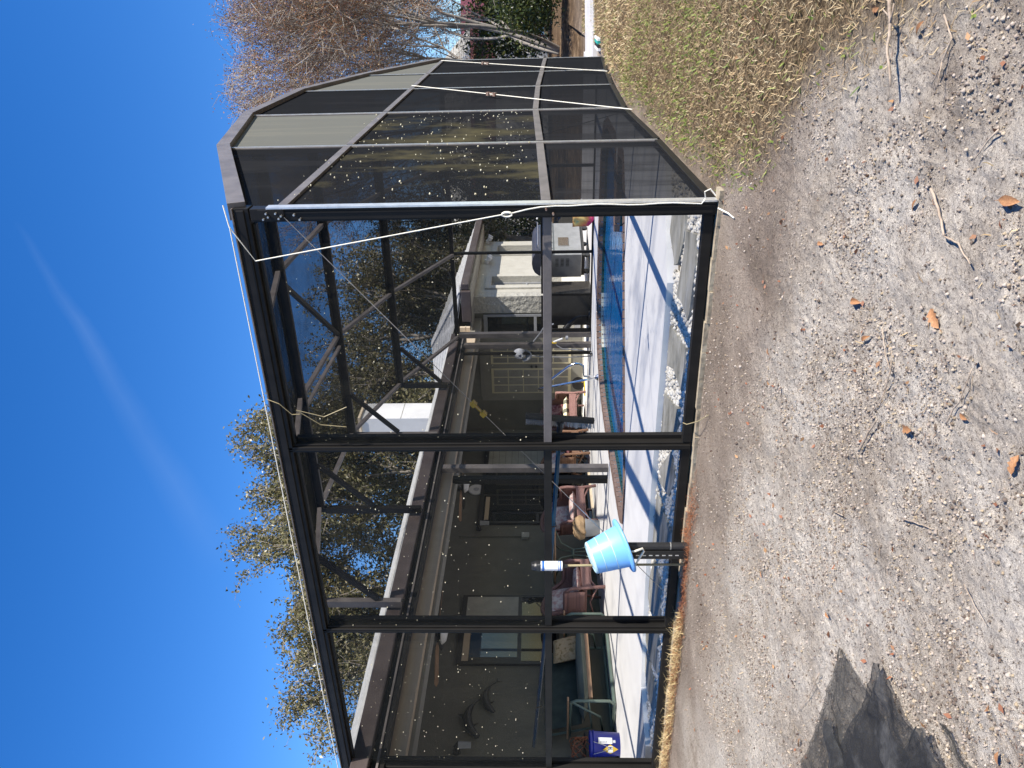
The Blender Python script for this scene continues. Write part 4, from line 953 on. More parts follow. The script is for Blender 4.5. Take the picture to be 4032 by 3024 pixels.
# ------------------------------------------------------------------ porch furniture
def cushion(mb, c, sx, sy, sz, R=None, n=8):
    c = Vector(c)
    for side in (1, -1):
        P = []
        for i in range(n + 1):
            row = []
            for j in range(n + 1):
                u, v = i / n * 2 - 1, j / n * 2 - 1
                h = max(0.0, (1 - u**4) * (1 - v**4)) ** 0.45
                w = Vector((u * sx / 2 * (0.94 + 0.06*h), v * sy / 2 * (0.94 + 0.06*h), side * (h * sz / 2 + 0.001)))
                row.append(c + (R @ w if R is not None else w))
            P.append(row if side > 0 else row[::-1])
        mb.grid(P)
    return mb
def wicker_chair(loc, rz, label, mat='wicker', cush='cushion', group=None):
    """barrel-backed wicker armchair, front towards local -y"""
    e = empty('wicker_armchair', loc, label, 'chair', group, rz); W = M[mat]
    cushion(MB(), (0, -0.02, 0.40), 0.56, 0.54, 0.13).build('seat_cushion', M[cush], e, smooth=True)
    MB().box((0, 0.0, 0.30), (0.60, 0.56, 0.07)).build('seat_deck', W, e, bevel=0.02)
    ap = MB()                                             # woven apron under the seat front, curved lower edge
    P0, P1 = [], []
    for t in np.linspace(-1, 1, 13):
        P0.append(Vector((0.30 * t, -0.29, 0.345))); P1.append(Vector((0.30 * t, -0.285, 0.19 + 0.10 * (1 - t*t) * 0 + 0.06 * (1 - t*t)**0.5 * 0.5)))
    ap.grid([P0, P1]); o = ap.build('apron', W, e); o.modifiers.new('s', 'SOLIDIFY').thickness = 0.02
    # wrap-around back and arms
    n = 25; P = [[] for _ in range(5)]
    rail = []
    for i, t in enumerate(np.linspace(-1, 1, n)):
        a = t * math.radians(118)
        x = 0.335 * math.sin(a) * (1.0); y = 0.05 + 0.30 * math.cos(a)
        if abs(t) > 0.78: y = 0.05 + 0.30 * math.cos(0.78 * math.radians(118)) - (abs(t) - 0.78) * 1.25; x = math.copysign(0.335, t)
        top = 0.60 + 0.34 * max(0, 1 - (abs(t) / 0.62)**2.2)
        fl = 1.0 + 0.16 * max(0, 1 - abs(t) / 0.7)
        for k in range(5):
            s = k / 4; z = 0.30 + (top - 0.30) * s; P[k].append(Vector((x * (1 + 0.05 * s), y * (1 + (fl - 1) * s), z)))
        rail.append(P[4][-1])
    b = MB().grid(P); o = b.build('woven_back', W, e, smooth=True); o.modifiers.new('s', 'SOLIDIFY').thickness = 0.018
    MB().tube(rail, 0.030, 8).build('arm_rail', W, e, smooth=True)
    for sx in (-1, 1):
        fr_ = rail[0] if sx < 0 else rail[-1]
        MB().tube([fr_, Vector((0.335 * sx, -0.29, 0.50)), Vector((0.32 * sx, -0.295, 0.25)), Vector((0.335 * sx, -0.33, 0.0))], [0.028, 0.026, 0.026, 0.028], 8).build('leg', W, e, smooth=True)
        MB().tube([(0.24 * sx, 0.30, 0.34), (0.25 * sx, 0.34, 0.2), (0.28 * sx, 0.40, 0.0)], 0.022, 8).build('leg', W, e, smooth=True)
        MB().tube([(0.31 * sx, -0.28, 0.12), (0.29 * sx, 0.0, 0.22), (0.26 * sx, 0.33, 0.14)], 0.014, 6).build('side_stretcher', W, e, smooth=True)
    MB().tube([(-0.31, -0.285, 0.13), (-0.15, -0.285, 0.205), (0.15, -0.285, 0.205), (0.31, -0.285, 0.13)], 0.016, 6).build('front_arch', W, e, smooth=True)
    cushion(MB(), (0, 0.20, 0.62), 0.50, 0.42, 0.13, Matrix.Rotation(math.radians(78), 3, 'X')).build('back_cushion', M['cushion' if cush != 'stripe' else 'red_cushion'], e, smooth=True)
    return e
wicker_chair((-7.05, 6.35, 0), math.radians(67), 'rose wicker armchair in front of the sliding glass doors')
wicker_chair((-7.26, 4.70, 0), math.radians(93), 'rose wicker armchair partly hidden behind the sky-blue bucket')
wicker_chair((-6.95, 9.62, 0), math.radians(48), 'wicker armchair with cream and green striped cushion by the french doors', cush='stripe')
wicker_chair((-7.15, 8.35, 0), math.radians(80), 'tan wicker armchair with dark red cushion behind the pool brush', mat='wicker_tan', cush='red_cushion')
# round table with a wooden rim and curved iron base
tb = empty('round_table', (-7.25, 5.52, 0), 'round wood-edged table on a curved iron base between the wicker chairs', 'table')
MB().lathe([(0.0, 0.715), (0.48, 0.715), (0.50, 0.73), (0.48, 0.75), (0.0, 0.75)], (0, 0, 0), 40).build('table_top', M['wood'], tb)
for k in range(4):
    a = math.radians(20 + 90 * k); c_, s_ = math.cos(a), math.sin(a)
    pts = [(0.38 * c_, 0.38 * s_, 0.71), (0.18 * c_, 0.18 * s_, 0.62), (0.07 * c_, 0.07 * s_, 0.42), (0.10 * c_, 0.10 * s_, 0.24), (0.24 * c_, 0.24 * s_, 0.08), (0.36 * c_, 0.36 * s_, 0.01)]
    MB().tube(pts, 0.012, 8).build('curved_leg', M['green_tube'], tb, smooth=True)
MB().lathe([(0.075, 0.41), (0.09, 0.43), (0.075, 0.45), (0.06, 0.43), (0.075, 0.41)], (0, 0, 0), 20).build('collar_ring', M['green_tube'], tb)
# grey pail with a crumpled brown paper bag
pl_ = empty('grey_pail', (-6.80, 5.62, 0), 'grey metal pail standing on the sunlit porch floor', 'pail')
MB().lathe([(0.0, 0.003), (0.12, 0.0), (0.15, 0.23), (0.155, 0.235), (0.145, 0.235), (0.115, 0.012), (0.0, 0.012)], (0, 0, 0), 24).build('body', M['grey'], pl_, smooth=True)
bgv = MB(); prof = [(0.10, 0.20), (0.17, 0.26), (0.19, 0.33), (0.15, 0.40), (0.09, 0.42), (0.0, 0.38)]
bgv.lathe(prof, (0, 0, 0), 18); bgv.v = [(x * (1 + 0.25 * (rnd.random() - .5)), y * (1 + 0.25 * (rnd.random() - .5)), z + 0.03 * (rnd.random() - .5)) for x, y, z in bgv.v]
bag = bgv.build('paper_bag', M['paper'], None, label='crumpled brown paper bag stuffed in the grey pail', cat='paper bag'); bag.location = (-6.80, 5.62, 0)

# porch glider: tubular frame, pads, wooden arms
gd = empty('porch_glider', (-7.42, 3.22, 0), 'green tubular porch glider bench with dark green pads', 'glider', rz=math.radians(90))
GT = M['green_tube']
for sx in (-1, 1):
    x = 0.76 * sx
    MB().tube([(x, 0.33, 0.50), (x, 0.33, 0.08), (x, 0.30, 0.03), (x, -0.30, 0.03), (x, -0.36, 0.09), (x, -0.36, 0.52), (x, -0.33, 0.585), (x, 0.30, 0.60)], 0.020, 8).build('side_frame', GT, gd, smooth=True)
    MB().tube([(x * 0.93, -0.26, 0.56), (x * 0.93, 0.0, 0.20), (x * 0.93, 0.26, 0.16)], 0.016, 8).build('swing_arm', GT, gd, smooth=True)
    MB().rng(x - 0.035, x + 0.035, -0.40, 0.34, 0.612, 0.637).build('wooden_arm', M['wood'], gd, bevel=0.008)
    MB().tube([(x * 0.9, -0.30, 0.36), (x * 0.9, 0.24, 0.30), (x * 0.9, 0.40, 0.86)], 0.016, 8).build('seat_frame', GT, gd, smooth=True)
MB().tube([(-0.76, -0.30, 0.03), (0.76, -0.30, 0.03)], 0.022, 8).build('base_tube', GT, gd)
MB().tube([(-0.76, 0.28, 0.03), (0.76, 0.28, 0.03)], 0.022, 8).build('base_tube', GT, gd)
MB().rng(-0.68, 0.68, -0.335, -0.305, 0.30, 0.355).build('front_slat', M['wood'], gd, bevel=0.006)
cushion(MB(), (0, -0.04, 0.405), 1.36, 0.56, 0.14).build('seat_pad', M['grey_green_fabric'], gd, smooth=True)
cushion(MB(), (0, 0.30, 0.68), 1.36, 0.56, 0.14, Matrix.Rotation(math.radians(74), 3, 'X')).build('back_pad', M['green_fabric'], gd, smooth=True)
fp = cushion(MB(), (0, 0, 0), 0.42, 0.42, 0.16).build('floral_pillow', M['floral'], None, smooth=True, label='tan floral pillow leaning on the porch glider', cat='pillow')
fp.location = (-7.50, 3.72, 0.60); fp.rotation_euler = (math.radians(70), 0, math.radians(86))
# blue pail with a diamond emblem and a paper label
bpx = on(2430, 2950, 2, 0.0)
bp_ = empty('blue_pail', (-7.30, 2.02, 0), 'royal blue pail with yellow diamond emblem and white label', 'pail')
MB().lathe([(0.0, 0.004), (0.132, 0.0), (0.150, 0.31), (0.158, 0.312), (0.158, 0.33), (0.151, 0.332), (0.151, 0.352), (0.158, 0.354), (0.156, 0.372), (0.145, 0.372), (0.125, 0.02), (0.0, 0.02)], (0, 0, 0), 32).build('body', M['pail_blue'], bp_, smooth=True)
def wrap(a, z, r): return Vector(((0.134 + 0.018 * z / 0.31 + r) * math.cos(a), (0.134 + 0.018 * z / 0.31 + r) * math.sin(a), z))
def patch(a0, a1, z0, z1, r, nm, mt, par, diamond=False):
    b = MB(); n = 12; P = []
    for i in range(n + 1):
        t = i / n; a = a0 + (a1 - a0) * t
        h = (1 - abs(2 * t - 1)) if diamond else 1
        zc = (z0 + z1) / 2; P.append([wrap(a, zc - (zc - z0) * h, r), wrap(a, zc + (z1 - zc) * h, r)])
    return b.grid(P).build(nm, mt, par)
av = math.atan2(O[1] - 2.02, O[0] + 7.30)             # the side turned to the camera
patch(av + 0.02, av + 0.52, 0.10, 0.27, 0.002, 'paper_label', M['white'], bp_); patch(av + 0.05, av + 0.24, 0.16, 0.25, 0.003, 'label_picture', M['greyprint'], bp_)
patch(av + 0.10, av + 0.32, 0.06, 0.095, 0.002, 'bar_code', M['greyprint'], bp_)
patch(av - 0.85, av - 0.02, 0.03, 0.22, 0.002, 'diamond_emblem', M['yellow'], bp_, True); patch(av - 0.72, av - 0.15, 0.095, 0.155, 0.003, 'emblem_band', M['white'], bp_)
for da, w in ((-0.24, 0.035), (-0.38, 0.035)): patch(av + da - w, av + da + w, 0.098, 0.152, 0.004, 'letter_stroke', M['navy'], bp_)
patch(av - 0.38, av - 0.24, 0.120, 0.131, 0.004, 'letter_stroke', M['navy'], bp_)
MB().tube([wrap(av - 0.30 - 0.9 * (t - .5), 0.33 - 0.18 * math.sin(math.pi * t), 0.012) for t in np.linspace(0, 1, 12)], 0.003, 6).build('wire_handle', M['steel'], bp_)
# orange cord coil on the floor behind the pail
cc = MB()
for k in range(6):
    r0 = 0.20 + 0.02 * rnd.random(); cc.tube([(r0 * math.cos(a) + 0.02 * rnd.random(), r0 * math.sin(a) * 0.6, 0.28 + 0.10 * math.sin(a * 2 + k) + 0.015 * k) for a in np.linspace(0, 6.2, 22)], 0.006, 6)
o = cc.build('coiled_cord', pm('rust_red_cord', (0.18, 0.06, 0.03), (0.26, 0.09, 0.04), 10, 0.6), None, label='rust-red coiled cord behind the royal blue pail', cat='cord'); o.location = (-7.62, 2.15, 0.15)
# black storage chest in the dark porch corner
MB().rng(-7.95, -7.55, 1.55, 2.40, 0.0, 0.42).build('storage_chest', M['black'], bevel=0.02, label='low black storage chest in the dark left corner of the porch', cat='chest')
# plank and striped folding chair by the doors
o = MB().box((0, 0, 0.02), (0.09, 1.9, 0.04)).build('plank', M['rawwood'], label='long pale plank lying on the porch floor by the sliding doors', cat='plank'); o.location = (-7.35, 7.15, 0.0); o.rotation_euler = (0, 0, math.radians(4))
fc_ = empty('folding_chair', (-7.45, 9.05, 0), 'folding chair of white tube with blue and white striped webbing', 'chair', rz=math.radians(70))
for sx in (-1, 1): MB().tube([(0.25*sx, -0.25, 0.0), (0.25*sx, 0.05, 0.42), (0.25*sx, 0.30, 0.85)], 0.012, 6).build('frame_tube', M['white'], fc_); MB().tube([(0.24*sx, 0.25, 0.0), (0.24*sx, -0.25, 0.40)], 0.012, 6).build('frame_tube', M['white'], fc_)
for k in range(6): MB().rng(-0.24, 0.24, 0.10 + k*0.033, 0.105 + k*0.033, 0.47 + k*0.062, 0.51 + k*0.062).build('webbing', M['bluprint'] if k % 2 else M['white'], fc_)
# black and yellow cord reel by the doors
cr_ = empty('cord_reel', (-6.55, 10.15, 0), 'black cord reel with yellow cord on the floor by the french doors', 'cord reel')
MB().lathe([(0.0, -0.05), (0.13, -0.05), (0.13, -0.035), (0.05, -0.03), (0.05, 0.03), (0.13, 0.035), (0.13, 0.05), (0.0, 0.05)], (0, 0, 0.13), 20, Matrix.Rotation(math.radians(90), 3, 'X')).build('reel', M['black'], cr_)
MB().tube([(0.06, -0.06, 0.05), (0.18, -0.14, 0.015), (0.10, -0.30, 0.012), (-0.1, -0.36, 0.012)], 0.012, 6).build('cord', M['yellow'], cr_)

# ------------------------------------------------------------------ around the pool
hr = empty('pool_handrail', (-4.72, 6.9, 0), 'polished steel handrails at the left edge of the pool', 'handrail')
for pts in ([(2357, 1484), (2300, 1481), (2298, 1468), (2297, 1440), (2280, 1431), (2262, 1432), (2240, 1442), (2168, 1496), (2130, 1530)], [(2357, 1488), (2300, 1497), (2170, 1522), (2120, 1532)]):
    W_ = [on(px, py, 1, 6.79 + 0.16 * (k / len(pts))) for k, (px, py) in enumerate(pts)]
    MB().tube(W_, 0.019, 10).build('rail', M['chrome'], hr, world=True, smooth=True)
    MB().lathe([(0.0, 0.03), (0.035, 0.025), (0.045, 0.0)], (W_[0].x, W_[0].y, 0.0), 14).build('base_cup', M['chrome'], hr, world=True)
# pool brush with its pole hung inside the front screens
br = empty('pool_brush', (-1.55, 0.15, 0.58), 'black pool brush on a long blue pole hung behind the front rail', 'pool brush')
a_, b_ = Vector((-1.492, 0.16, 1.046)), Vector((-1.536, 0.16, 0.583)); md = a_.lerp(b_, 0.5); dv = (b_ - a_).normalized()
MB().bar(a_, b_, 0.035, 0.035, (1, 0, 0)).build('brush_bar', M['black'], br, world=True, bevel=0.004)
bs = MB()
for k in range(260):
    t = rnd.random(); p0 = a_.lerp(b_, t) + Vector((-0.015, rnd.uniform(-.014, .014), 0)); bs.bar(p0, p0 + Vector((-0.035 - 0.01*rnd.random(), rnd.uniform(-.012, .006), rnd.uniform(-.006, .006))), 0.0035, 0.0035)
bs.build('bristles', M['grey'], br, world=True, kind='stuff')
MB().tube([md + Vector((-0.02, 0, 0)), md + Vector((-0.06, 0, 0)), md + Vector((-0.12, 0, 0.004))], [0.03, 0.022, 0.019], 10).build('socket', M['black'], br, world=True)
MB().tube([md + Vector((-0.11, 0, 0.002)), Vector((-3.428, 0.16, 0.914)), Vector((-4.865, 0.16, 1.03))], 0.0155, 12).build('pole', M['pole_blue'], br, world=True, smooth=True)
for x, z in ((-2.4, 0.868), (-4.3, 0.978)):
    MB().tube([(x, 0.10, z + 0.03), (x, 0.125, z - 0.03), (x, 0.16, z - 0.025), (x, 0.19, z + 0.01)], 0.005, 6).build('hook', M['blackmetal'], br, world=True)
# grey cap on a hook and the hose beside it
cpz = on(2050, 1390, 1, 8.40)
cap = empty('baseball_cap', cpz, 'pale grey cap hanging on the far porch column', 'cap')
cm = MB()
P = []
for i in range(9):
    t = i / 8; rr = 0.105 * math.sqrt(max(0, 1 - (t * 0.98) ** 2)); P.append([Vector((rr * math.cos(a), -0.10 * t - 0.02, 0.02 + rr * 1.1 * math.sin(a))) for a in np.linspace(0, 2 * math.pi, 17)])
cm.grid(P); cm.build('crown', M['white'] if False else pm('pale_grey_cloth', (0.42, 0.43, 0.46), (0.50, 0.51, 0.54), 12, 0.9), cap, smooth=True)
bm_ = MB(); bm_.grid([[Vector((0.10 * math.cos(a), -0.05, -0.02 + 0.09 * math.sin(a))) for a in np.linspace(math.pi, 2*math.pi, 11)], [Vector((0.12 * math.cos(a), -0.11, -0.05 + 0.16 * math.sin(a))) for a in np.linspace(math.pi, 2*math.pi, 11)]])
o = bm_.build('brim', M['grey'], cap, smooth=True); o.modifiers.new('s', 'SOLIDIFY').thickness = 0.006
MB().add([(0.0, -0.126, 0.05), (-0.035, -0.126, -0.01), (0.035, -0.126, -0.01)], [(0, 1, 2)]).build('emblem', M['navy'], cap); MB().add([(0.0, -0.1235, 0.075), (-0.055, -0.1235, -0.02), (0.055, -0.1235, -0.02)], [(0, 1, 2)]).build('emblem_patch', M['white'], cap)
hz_ = lambda px, py: on(px, py, 1, 8.42)
MB().tube([hz_(2100, 1345), hz_(2128, 1310), hz_(2140, 1290), hz_(2180, 1275)], 0.012, 6).build('vacuum_cord', M['grey'], label='short grey cord looped above the hanging cap', cat='cord')
hp_ = [hz_(2180, 1345), hz_(2195, 1362), hz_(2215, 1374), hz_(2260, 1376), on(2322, 1384, 2, 0.02), on(2330, 1392, 2, 0.02), on(2320, 1402, 2, 0.02), hz_(2240, 1407), hz_(2120, 1404), hz_(2060, 1394)]
MB().tube(hp_, 0.011, 6).build('hose', M['grey'], smooth=True, label='thin grey hose looping from a tap to the deck by the far column', cat='hose')
vl = empty('tap_fitting', hz_(2180, 1350), 'small brass and white tap fitting on the far column', 'tap'); MB().tube([(0, 0, 0.03), (0, 0, -0.05)], 0.02, 8).build('body', M['yellow'], vl); MB().tube([(0.02, 0, 0), (0.09, -0.01, -0.16)], 0.016, 8).build('nozzle', M['white'], vl); MB().lathe([(0.0, -0.03), (0.035, -0.02), (0.035, 0.02), (0.0, 0.03)], (0.11, -0.02, -0.24), 12).build('ball', M['grey'], vl)
# black ribbed pipe elbow standing on the deck
pe = on(2322, 1243, 2, 0.0); pb_ = empty('ribbed_pipe', pe, 'black ribbed drain pipe elbow rising from the deck near the screen door', 'pipe')
MB().lathe([(0.0, 0.0), (0.13, 0.0), (0.12, 0.025), (0.06, 0.04), (0.0, 0.04)], (0, 0, 0), 20).build('flange', M['black'], pb_)
pts = [Vector((0, 0, 0.03)), Vector((0, 0, 0.16)), Vector((-0.02, 0, 0.24)), Vector((-0.08, 0, 0.32)), Vector((-0.18, -0.02, 0.40)), Vector((-0.32, -0.04, 0.50)), Vector((-0.42, -0.05, 0.57))]
fine = []
for i in range(len(pts) - 1): fine += [pts[i].lerp(pts[i+1], t / 6) for t in range(6)]
MB().tube(fine, [0.055 + (0.006 if k % 2 else 0) * (k > 6) for k in range(len(fine))], 14).build('corrugated_elbow', M['black'], pb_, smooth=True)
# gas grill beside the wing wall
gq = empty('gas_grill', (-3.66, 10.35, -0.03), 'stainless gas grill with domed lid beyond the far screen wall', 'grill', rz=math.radians(78))
gy_ = M['grey']; SS = pm('brushed_steel', (0.30, 0.30, 0.30), (0.38, 0.38, 0.38), 6, 0.35, metal=0.6)
MB().rng(-0.62, 0.62, -0.25, 0.25, 0.16, 0.82).build('cabinet', SS, gq, bevel=0.01)
hd = MB(); P = []
for t in np.linspace(0, 1, 9):
    a = math.pi * t; P.append([Vector((x, -0.29 * math.cos(a), 0.84 + 0.27 * math.sin(a) ** 0.7)) for x in (-0.52, 0.52)])
hd.grid(P); n0 = len(hd.v); hd.f += [tuple(range(0, n0, 2)), tuple(range(n0 - 1, 0, -2))]
hd.build('lid', pm('blue_grey_enamel', (0.05, 0.055, 0.075), (0.07, 0.075, 0.10), 6, 0.3), gq)
MB().tube([(-0.45, -0.31, 1.0), (-0.45, -0.36, 1.0), (0.45, -0.36, 1.0), (0.45, -0.31, 1.0)], 0.014, 8).build('lid_handle', M['chrome'], gq)
MB().rng(-0.62, 0.62, -0.28, -0.251, 0.70, 0.82).build('control_panel', SS, gq)
for k in range(5): MB().tube([(-0.44 + 0.22*k, -0.28, 0.76), (-0.44 + 0.22*k, -0.315, 0.76)], 0.03, 12).build('knob', M['white'], gq)
for k in range(3):
    for q in range(6): MB().rng(-0.626, -0.621, -0.16 + q*0.03, -0.15 + q*0.03, 0.40 + 0.10*k, 0.46 + 0.10*k).build('vent_slot', M['black'], gq)
MB().rng(-0.30, 0.02, -0.262, -0.252, 0.40, 0.60).build('door_plate', M['chrome'], gq)
for sx in (-1, 1):
    for sy in (-1, 1): MB().lathe([(0.0, -0.02), (0.06, -0.02), (0.06, 0.02), (0.0, 0.02)], (0.52*sx, 0.18*sy, 0.06), 14, Matrix.Rotation(math.radians(90), 3, 'X')).build('caster', M['black'], gq)
for sx in (-1, 1): MB().rng(0.621*sx, 0.90*sx, -0.22, 0.22, 0.80, 0.83).build('side_shelf', M['darkframe'], gq, bevel=0.006)
MB().rng(-0.60, 0.60, -0.22, 0.22, 0.10, 0.158).build('base_tray', M['darkframe'], gq)
ct = cushion(MB(), (0, 0, 0), 0.4, 0.3, 0.1).build('folded_cloth', M['white'], None, smooth=True, label='white cloth bundle on the shelf of the gas grill', cat='cloth'); ct.location = (-3.85, 9.55, 0.86)
MB().rng(-4.70, -4.10, 9.0, 9.75, -0.034, 0.74).build('storage_cabinet', M['darkframe'], bevel=0.01, label='dark brown storage cabinet against the house beside the gas grill', cat='cabinet')
# white exercise machine in the yard
bk = on(2292, 880, 2, -0.05); ex = empty('exercise_bike', (bk.x, bk.y, gz1(bk.x, bk.y)), 'white and black exercise bike standing in the yard behind the pool', 'exercise bike', rz=math.radians(-30))
MB().tube([(-0.45, 0, 0.04), (0.5, 0, 0.04)], 0.04, 8).build('base_bar', M['white'], ex); MB().tube([(-0.45, -0.25, 0.03), (-0.45, 0.25, 0.03)], 0.035, 8).build('foot_bar', M['white'], ex); MB().tube([(0.5, -0.25, 0.03), (0.5, 0.25, 0.03)], 0.035, 8).build('foot_bar', M['white'], ex)
MB().tube([(0.10, 0, 0.05), (0.30, 0, 0.50), (0.42, 0, 1.0)], 0.04, 8).build('front_mast', M['white'], ex); MB().tube([(-0.05, 0, 0.06), (-0.25, 0, 0.62)], 0.04, 8).build('seat_mast', M['white'], ex)
MB().lathe([(0.0, -0.06), (0.20, -0.06), (0.22, 0.0), (0.20, 0.06), (0.0, 0.06)], (0.12, 0, 0.36), 20, Matrix.Rotation(math.radians(90), 3, 'X')).build('flywheel', M['black'], ex)
cushion(MB(), (-0.27, 0, 0.66), 0.30, 0.22, 0.08).build('saddle', M['black'], ex, smooth=True); MB().tube([(0.42, -0.25, 1.05), (0.42, 0, 0.98), (0.42, 0.25, 1.05), (0.25, 0.27, 1.08)], 0.018, 8).build('handlebar', M['white'], ex); MB().box((0.44, 0, 1.08), (0.06, 0.18, 0.14)).build('display', M['grey'], ex, bevel=0.01)
# tie-dye cloth hung on the far rail
tp = on(2322, 852, 1, 8.45); tw = MB(); P = []
for i in range(9):
    r_ = []
    for j in range(9):
        u, v = i / 8, j / 8; r_.append(Vector(((u - .5) * 0.34, 0.03 * math.sin(u * 9 + v * 2) - 0.02, 0.20 - 0.36 * v * (0.75 + 0.25 * math.sin(u * 3.0)))))
    P.append(r_)
tw.grid(P); tdo = tw.build('tie_dye_towel', M['tiedye'], None, smooth=True, label='bright pink and orange tie-dye towel hanging behind the corner post', cat='towel'); tdo.location = (tp.x, tp.y, 0.17); tdo.modifiers.new('s', 'SOLIDIFY').thickness = 0.01

# ------------------------------------------------------------------ in front of the screens: bucket on its post, canister on its stake
BY = -0.20
px_ = -2.42; pst = empty('black_post', (px_, -0.13, -0.12), 'short black slotted metal post holding the upturned sky-blue bucket', 'post')
MB().rng(px_ - 0.042, px_ + 0.030, -0.165, -0.12, -0.14, 0.56).build('channel', M['blackmetal'], pst, world=True, bevel=0.003)
for k in range(12): MB().rng(px_ - 0.012, px_ - 0.004, -0.1662, -0.1652, 0.0 + 0.045*k, 0.024 + 0.045*k).build('slot', M['alu'], pst, world=True)
MB().tube([(px_ + 0.055, -0.14, -0.15), (px_ + 0.055, -0.14, 0.45)], 0.026, 12).build('round_tube', M['black'], pst, world=True)
MB().tube([(px_ + 0.055, -0.14, 0.055), (px_ + 0.055, -0.14, 0.062)], 0.0275, 12).build('clamp_ring', M['steel'], pst, world=True)
bk_ = empty('sky_blue_bucket', (-2.475, -0.14, 0.605), 'upturned sky-blue plastic bucket on a black post before the screens', 'bucket')
bk_.rotation_euler = (math.radians(14), math.radians(-15), 0)
MB().lathe([(0.095, 0.0), (0.112, -0.008), (0.116, -0.02), (0.150, -0.235), (0.158, -0.24)], (0, 0, 0), 40).build('body', M['bucket'], bk_, smooth=True)
MB().lathe([(0.0, 0.002), (0.075, 0.002), (0.085, -0.004), (0.095, -0.003), (0.1005, 0.003), (0.112, -0.004), (0.1165, -0.014)], (0, 0, 0), 40).build('bottom', M['bucket_pale'], bk_, smooth=True)
MB().lathe([(0.150, -0.236), (0.190, -0.243), (0.196, -0.256), (0.190, -0.262), (0.147, -0.258), (0.10, -0.02)], (0, 0, 0), 40).build('rim', M['bucket'], bk_, smooth=True)
for zz, rr in ((-0.075, 0.1252), (-0.155, 0.138)): MB().lathe([(rr - 0.002, zz - 0.004), (rr + 0.0012, zz), (rr - 0.002, zz + 0.004)], (0, 0, 0), 40).build('measuring_ring', M['bucket_pale'], bk_, smooth=True)
hd_ = [Vector((0.06, -0.150, -0.25)), Vector((0.05, -0.155, -0.29)), Vector((0.045, -0.15, -0.345)), Vector((0.02, -0.15, -0.35)), Vector((-0.03, -0.15, -0.30)), Vector((-0.075, -0.15, -0.262))]
MB().tube(hd_, [0.004, 0.008, 0.008, 0.008, 0.008, 0.004], 8).build('handle', M['rope'], bk_, smooth=True)
sx_ = -2.565; stk = empty('bamboo_stake', (sx_, -0.12, -0.15), 'thin bamboo stake standing beside the black post', 'stake')
MB().tube([(sx_, -0.10, -0.16), (sx_ + 0.006, -0.11, 0.3), (sx_ + 0.004, -0.12, 0.88)], 0.0085, 8).build('cane', M['bamboo'], stk, world=True)
cnq = empty('canister', (sx_ + 0.004, -0.12, 0.80), 'small white canister with black ribbed cap on the bamboo stake', 'canister')
MB().lathe([(0.0, 0.0), (0.033, 0.0), (0.034, 0.005), (0.034, 0.155), (0.0, 0.157)], (0, 0, 0), 20).build('body', M['white'], cnq, smooth=False)
for z0, z1 in ((0.012, 0.020), (0.026, 0.030), (0.128, 0.144)): MB().lathe([(0.0343, z0), (0.0347, z0), (0.0347, z1), (0.0343, z1)], (0, 0, 0), 20).build('blue_band', M['bluprint'], cnq)
MB().lathe([(0.0, 0.157), (0.038, 0.157), (0.037, 0.185), (0.030, 0.200), (0.030, 0.215), (0.022, 0.22), (0.0, 0.22)], (0, 0, 0), 14).build('cap', M['black'], cnq)
for k in range(10):
    a = k * 0.628; MB().bar((0.037 * math.cos(a), 0.037 * math.sin(a), 0.157), (0.026 * math.cos(a), 0.026 * math.sin(a), 0.215), 0.006, 0.006).build('rib', M['black'], cnq)
MB().tube([(0, 0, -0.035), (0, 0, 0.0)], [0.013, 0.017], 10).build('collar', M['black'], cnq)

# ------------------------------------------------------------------ neighbouring houses
nb = camw(9.5, 33, 0); ng = empty('neighbour_garage', nb, 'pale grey stucco garage with maroon gable siding behind the trees', 'building', rz=math.radians(28))
MB().rng(-4.6, 5.4, 0, 6, 0.0, 2.75).build('wall', M['nwall'], ng)
for k in range(28): MB().rng(-4.6 + k * 0.357, -4.6 + k * 0.357 + 0.345, -0.02, 0.05, 2.751, 3.75).build('siding_board', M['maroon'], ng)
MB().add([(-5.0, -0.35, 3.75), (5.8, -0.35, 3.75), (5.8, 3, 5.3), (-5.0, 3, 5.3), (-5.0, 6.35, 3.75), (5.8, 6.35, 3.75)], [(0, 1, 2, 3), (3, 2, 5, 4)]).build('roof', M['slab'], ng)
MB().rng(-5.0, 5.8, -0.38, -0.351, 3.62, 3.78).build('fascia', M['maroon'], ng)
MB().rng(5.401, 5.45, -0.03, 0.12, 0, 2.75).build('corner_board', M['maroon'], ng)
n2h = camw(23.5, 44, 0); nh = empty('neighbour_house', n2h, 'distant white house with maroon trim at the right edge', 'building', rz=math.radians(28))
MB().rng(-3, 6, 0, 6, 0.4, 4.0).build('wall', M['white'], nh)
for x in (-3.0, -0.2, 2.6): MB().rng(x - 0.1, x + 0.1, -0.06, -0.001, 0.4, 4.0).build('trim_board', M['maroon'], nh)
MB().rng(-3, 6, -0.06, -0.0012, 1.4, 1.6).build('trim_board', M['maroon'], nh)
MB().add([(-3.6, -0.6, 3.8), (6.6, -0.6, 3.8), (6.6, 3, 5.6), (-3.6, 3, 5.6)], [(0, 1, 2, 3)]).build('roof', M['maroon'], nh)
lh = camw(-8.6, 12.0, 0); l2 = empty('left_roof_gable', lh, 'corner of a blue-grey roof soffit beyond the left end of the enclosure', 'building', rz=math.radians(28))
MB().add([(-2.2, 0, 3.2), (-0.35, 0, 3.9), (-2.2, 0, 4.65), (-2.2, 4, 3.2), (-0.35, 4, 3.9), (-2.2, 4, 4.65)], [(0,1,2),(3,5,4),(0,3,4,1),(1,4,5,2)]).build('gable', pm('blue_grey_siding', (0.16, 0.17, 0.22), (0.2, 0.21, 0.26), 4, 0.6), l2)
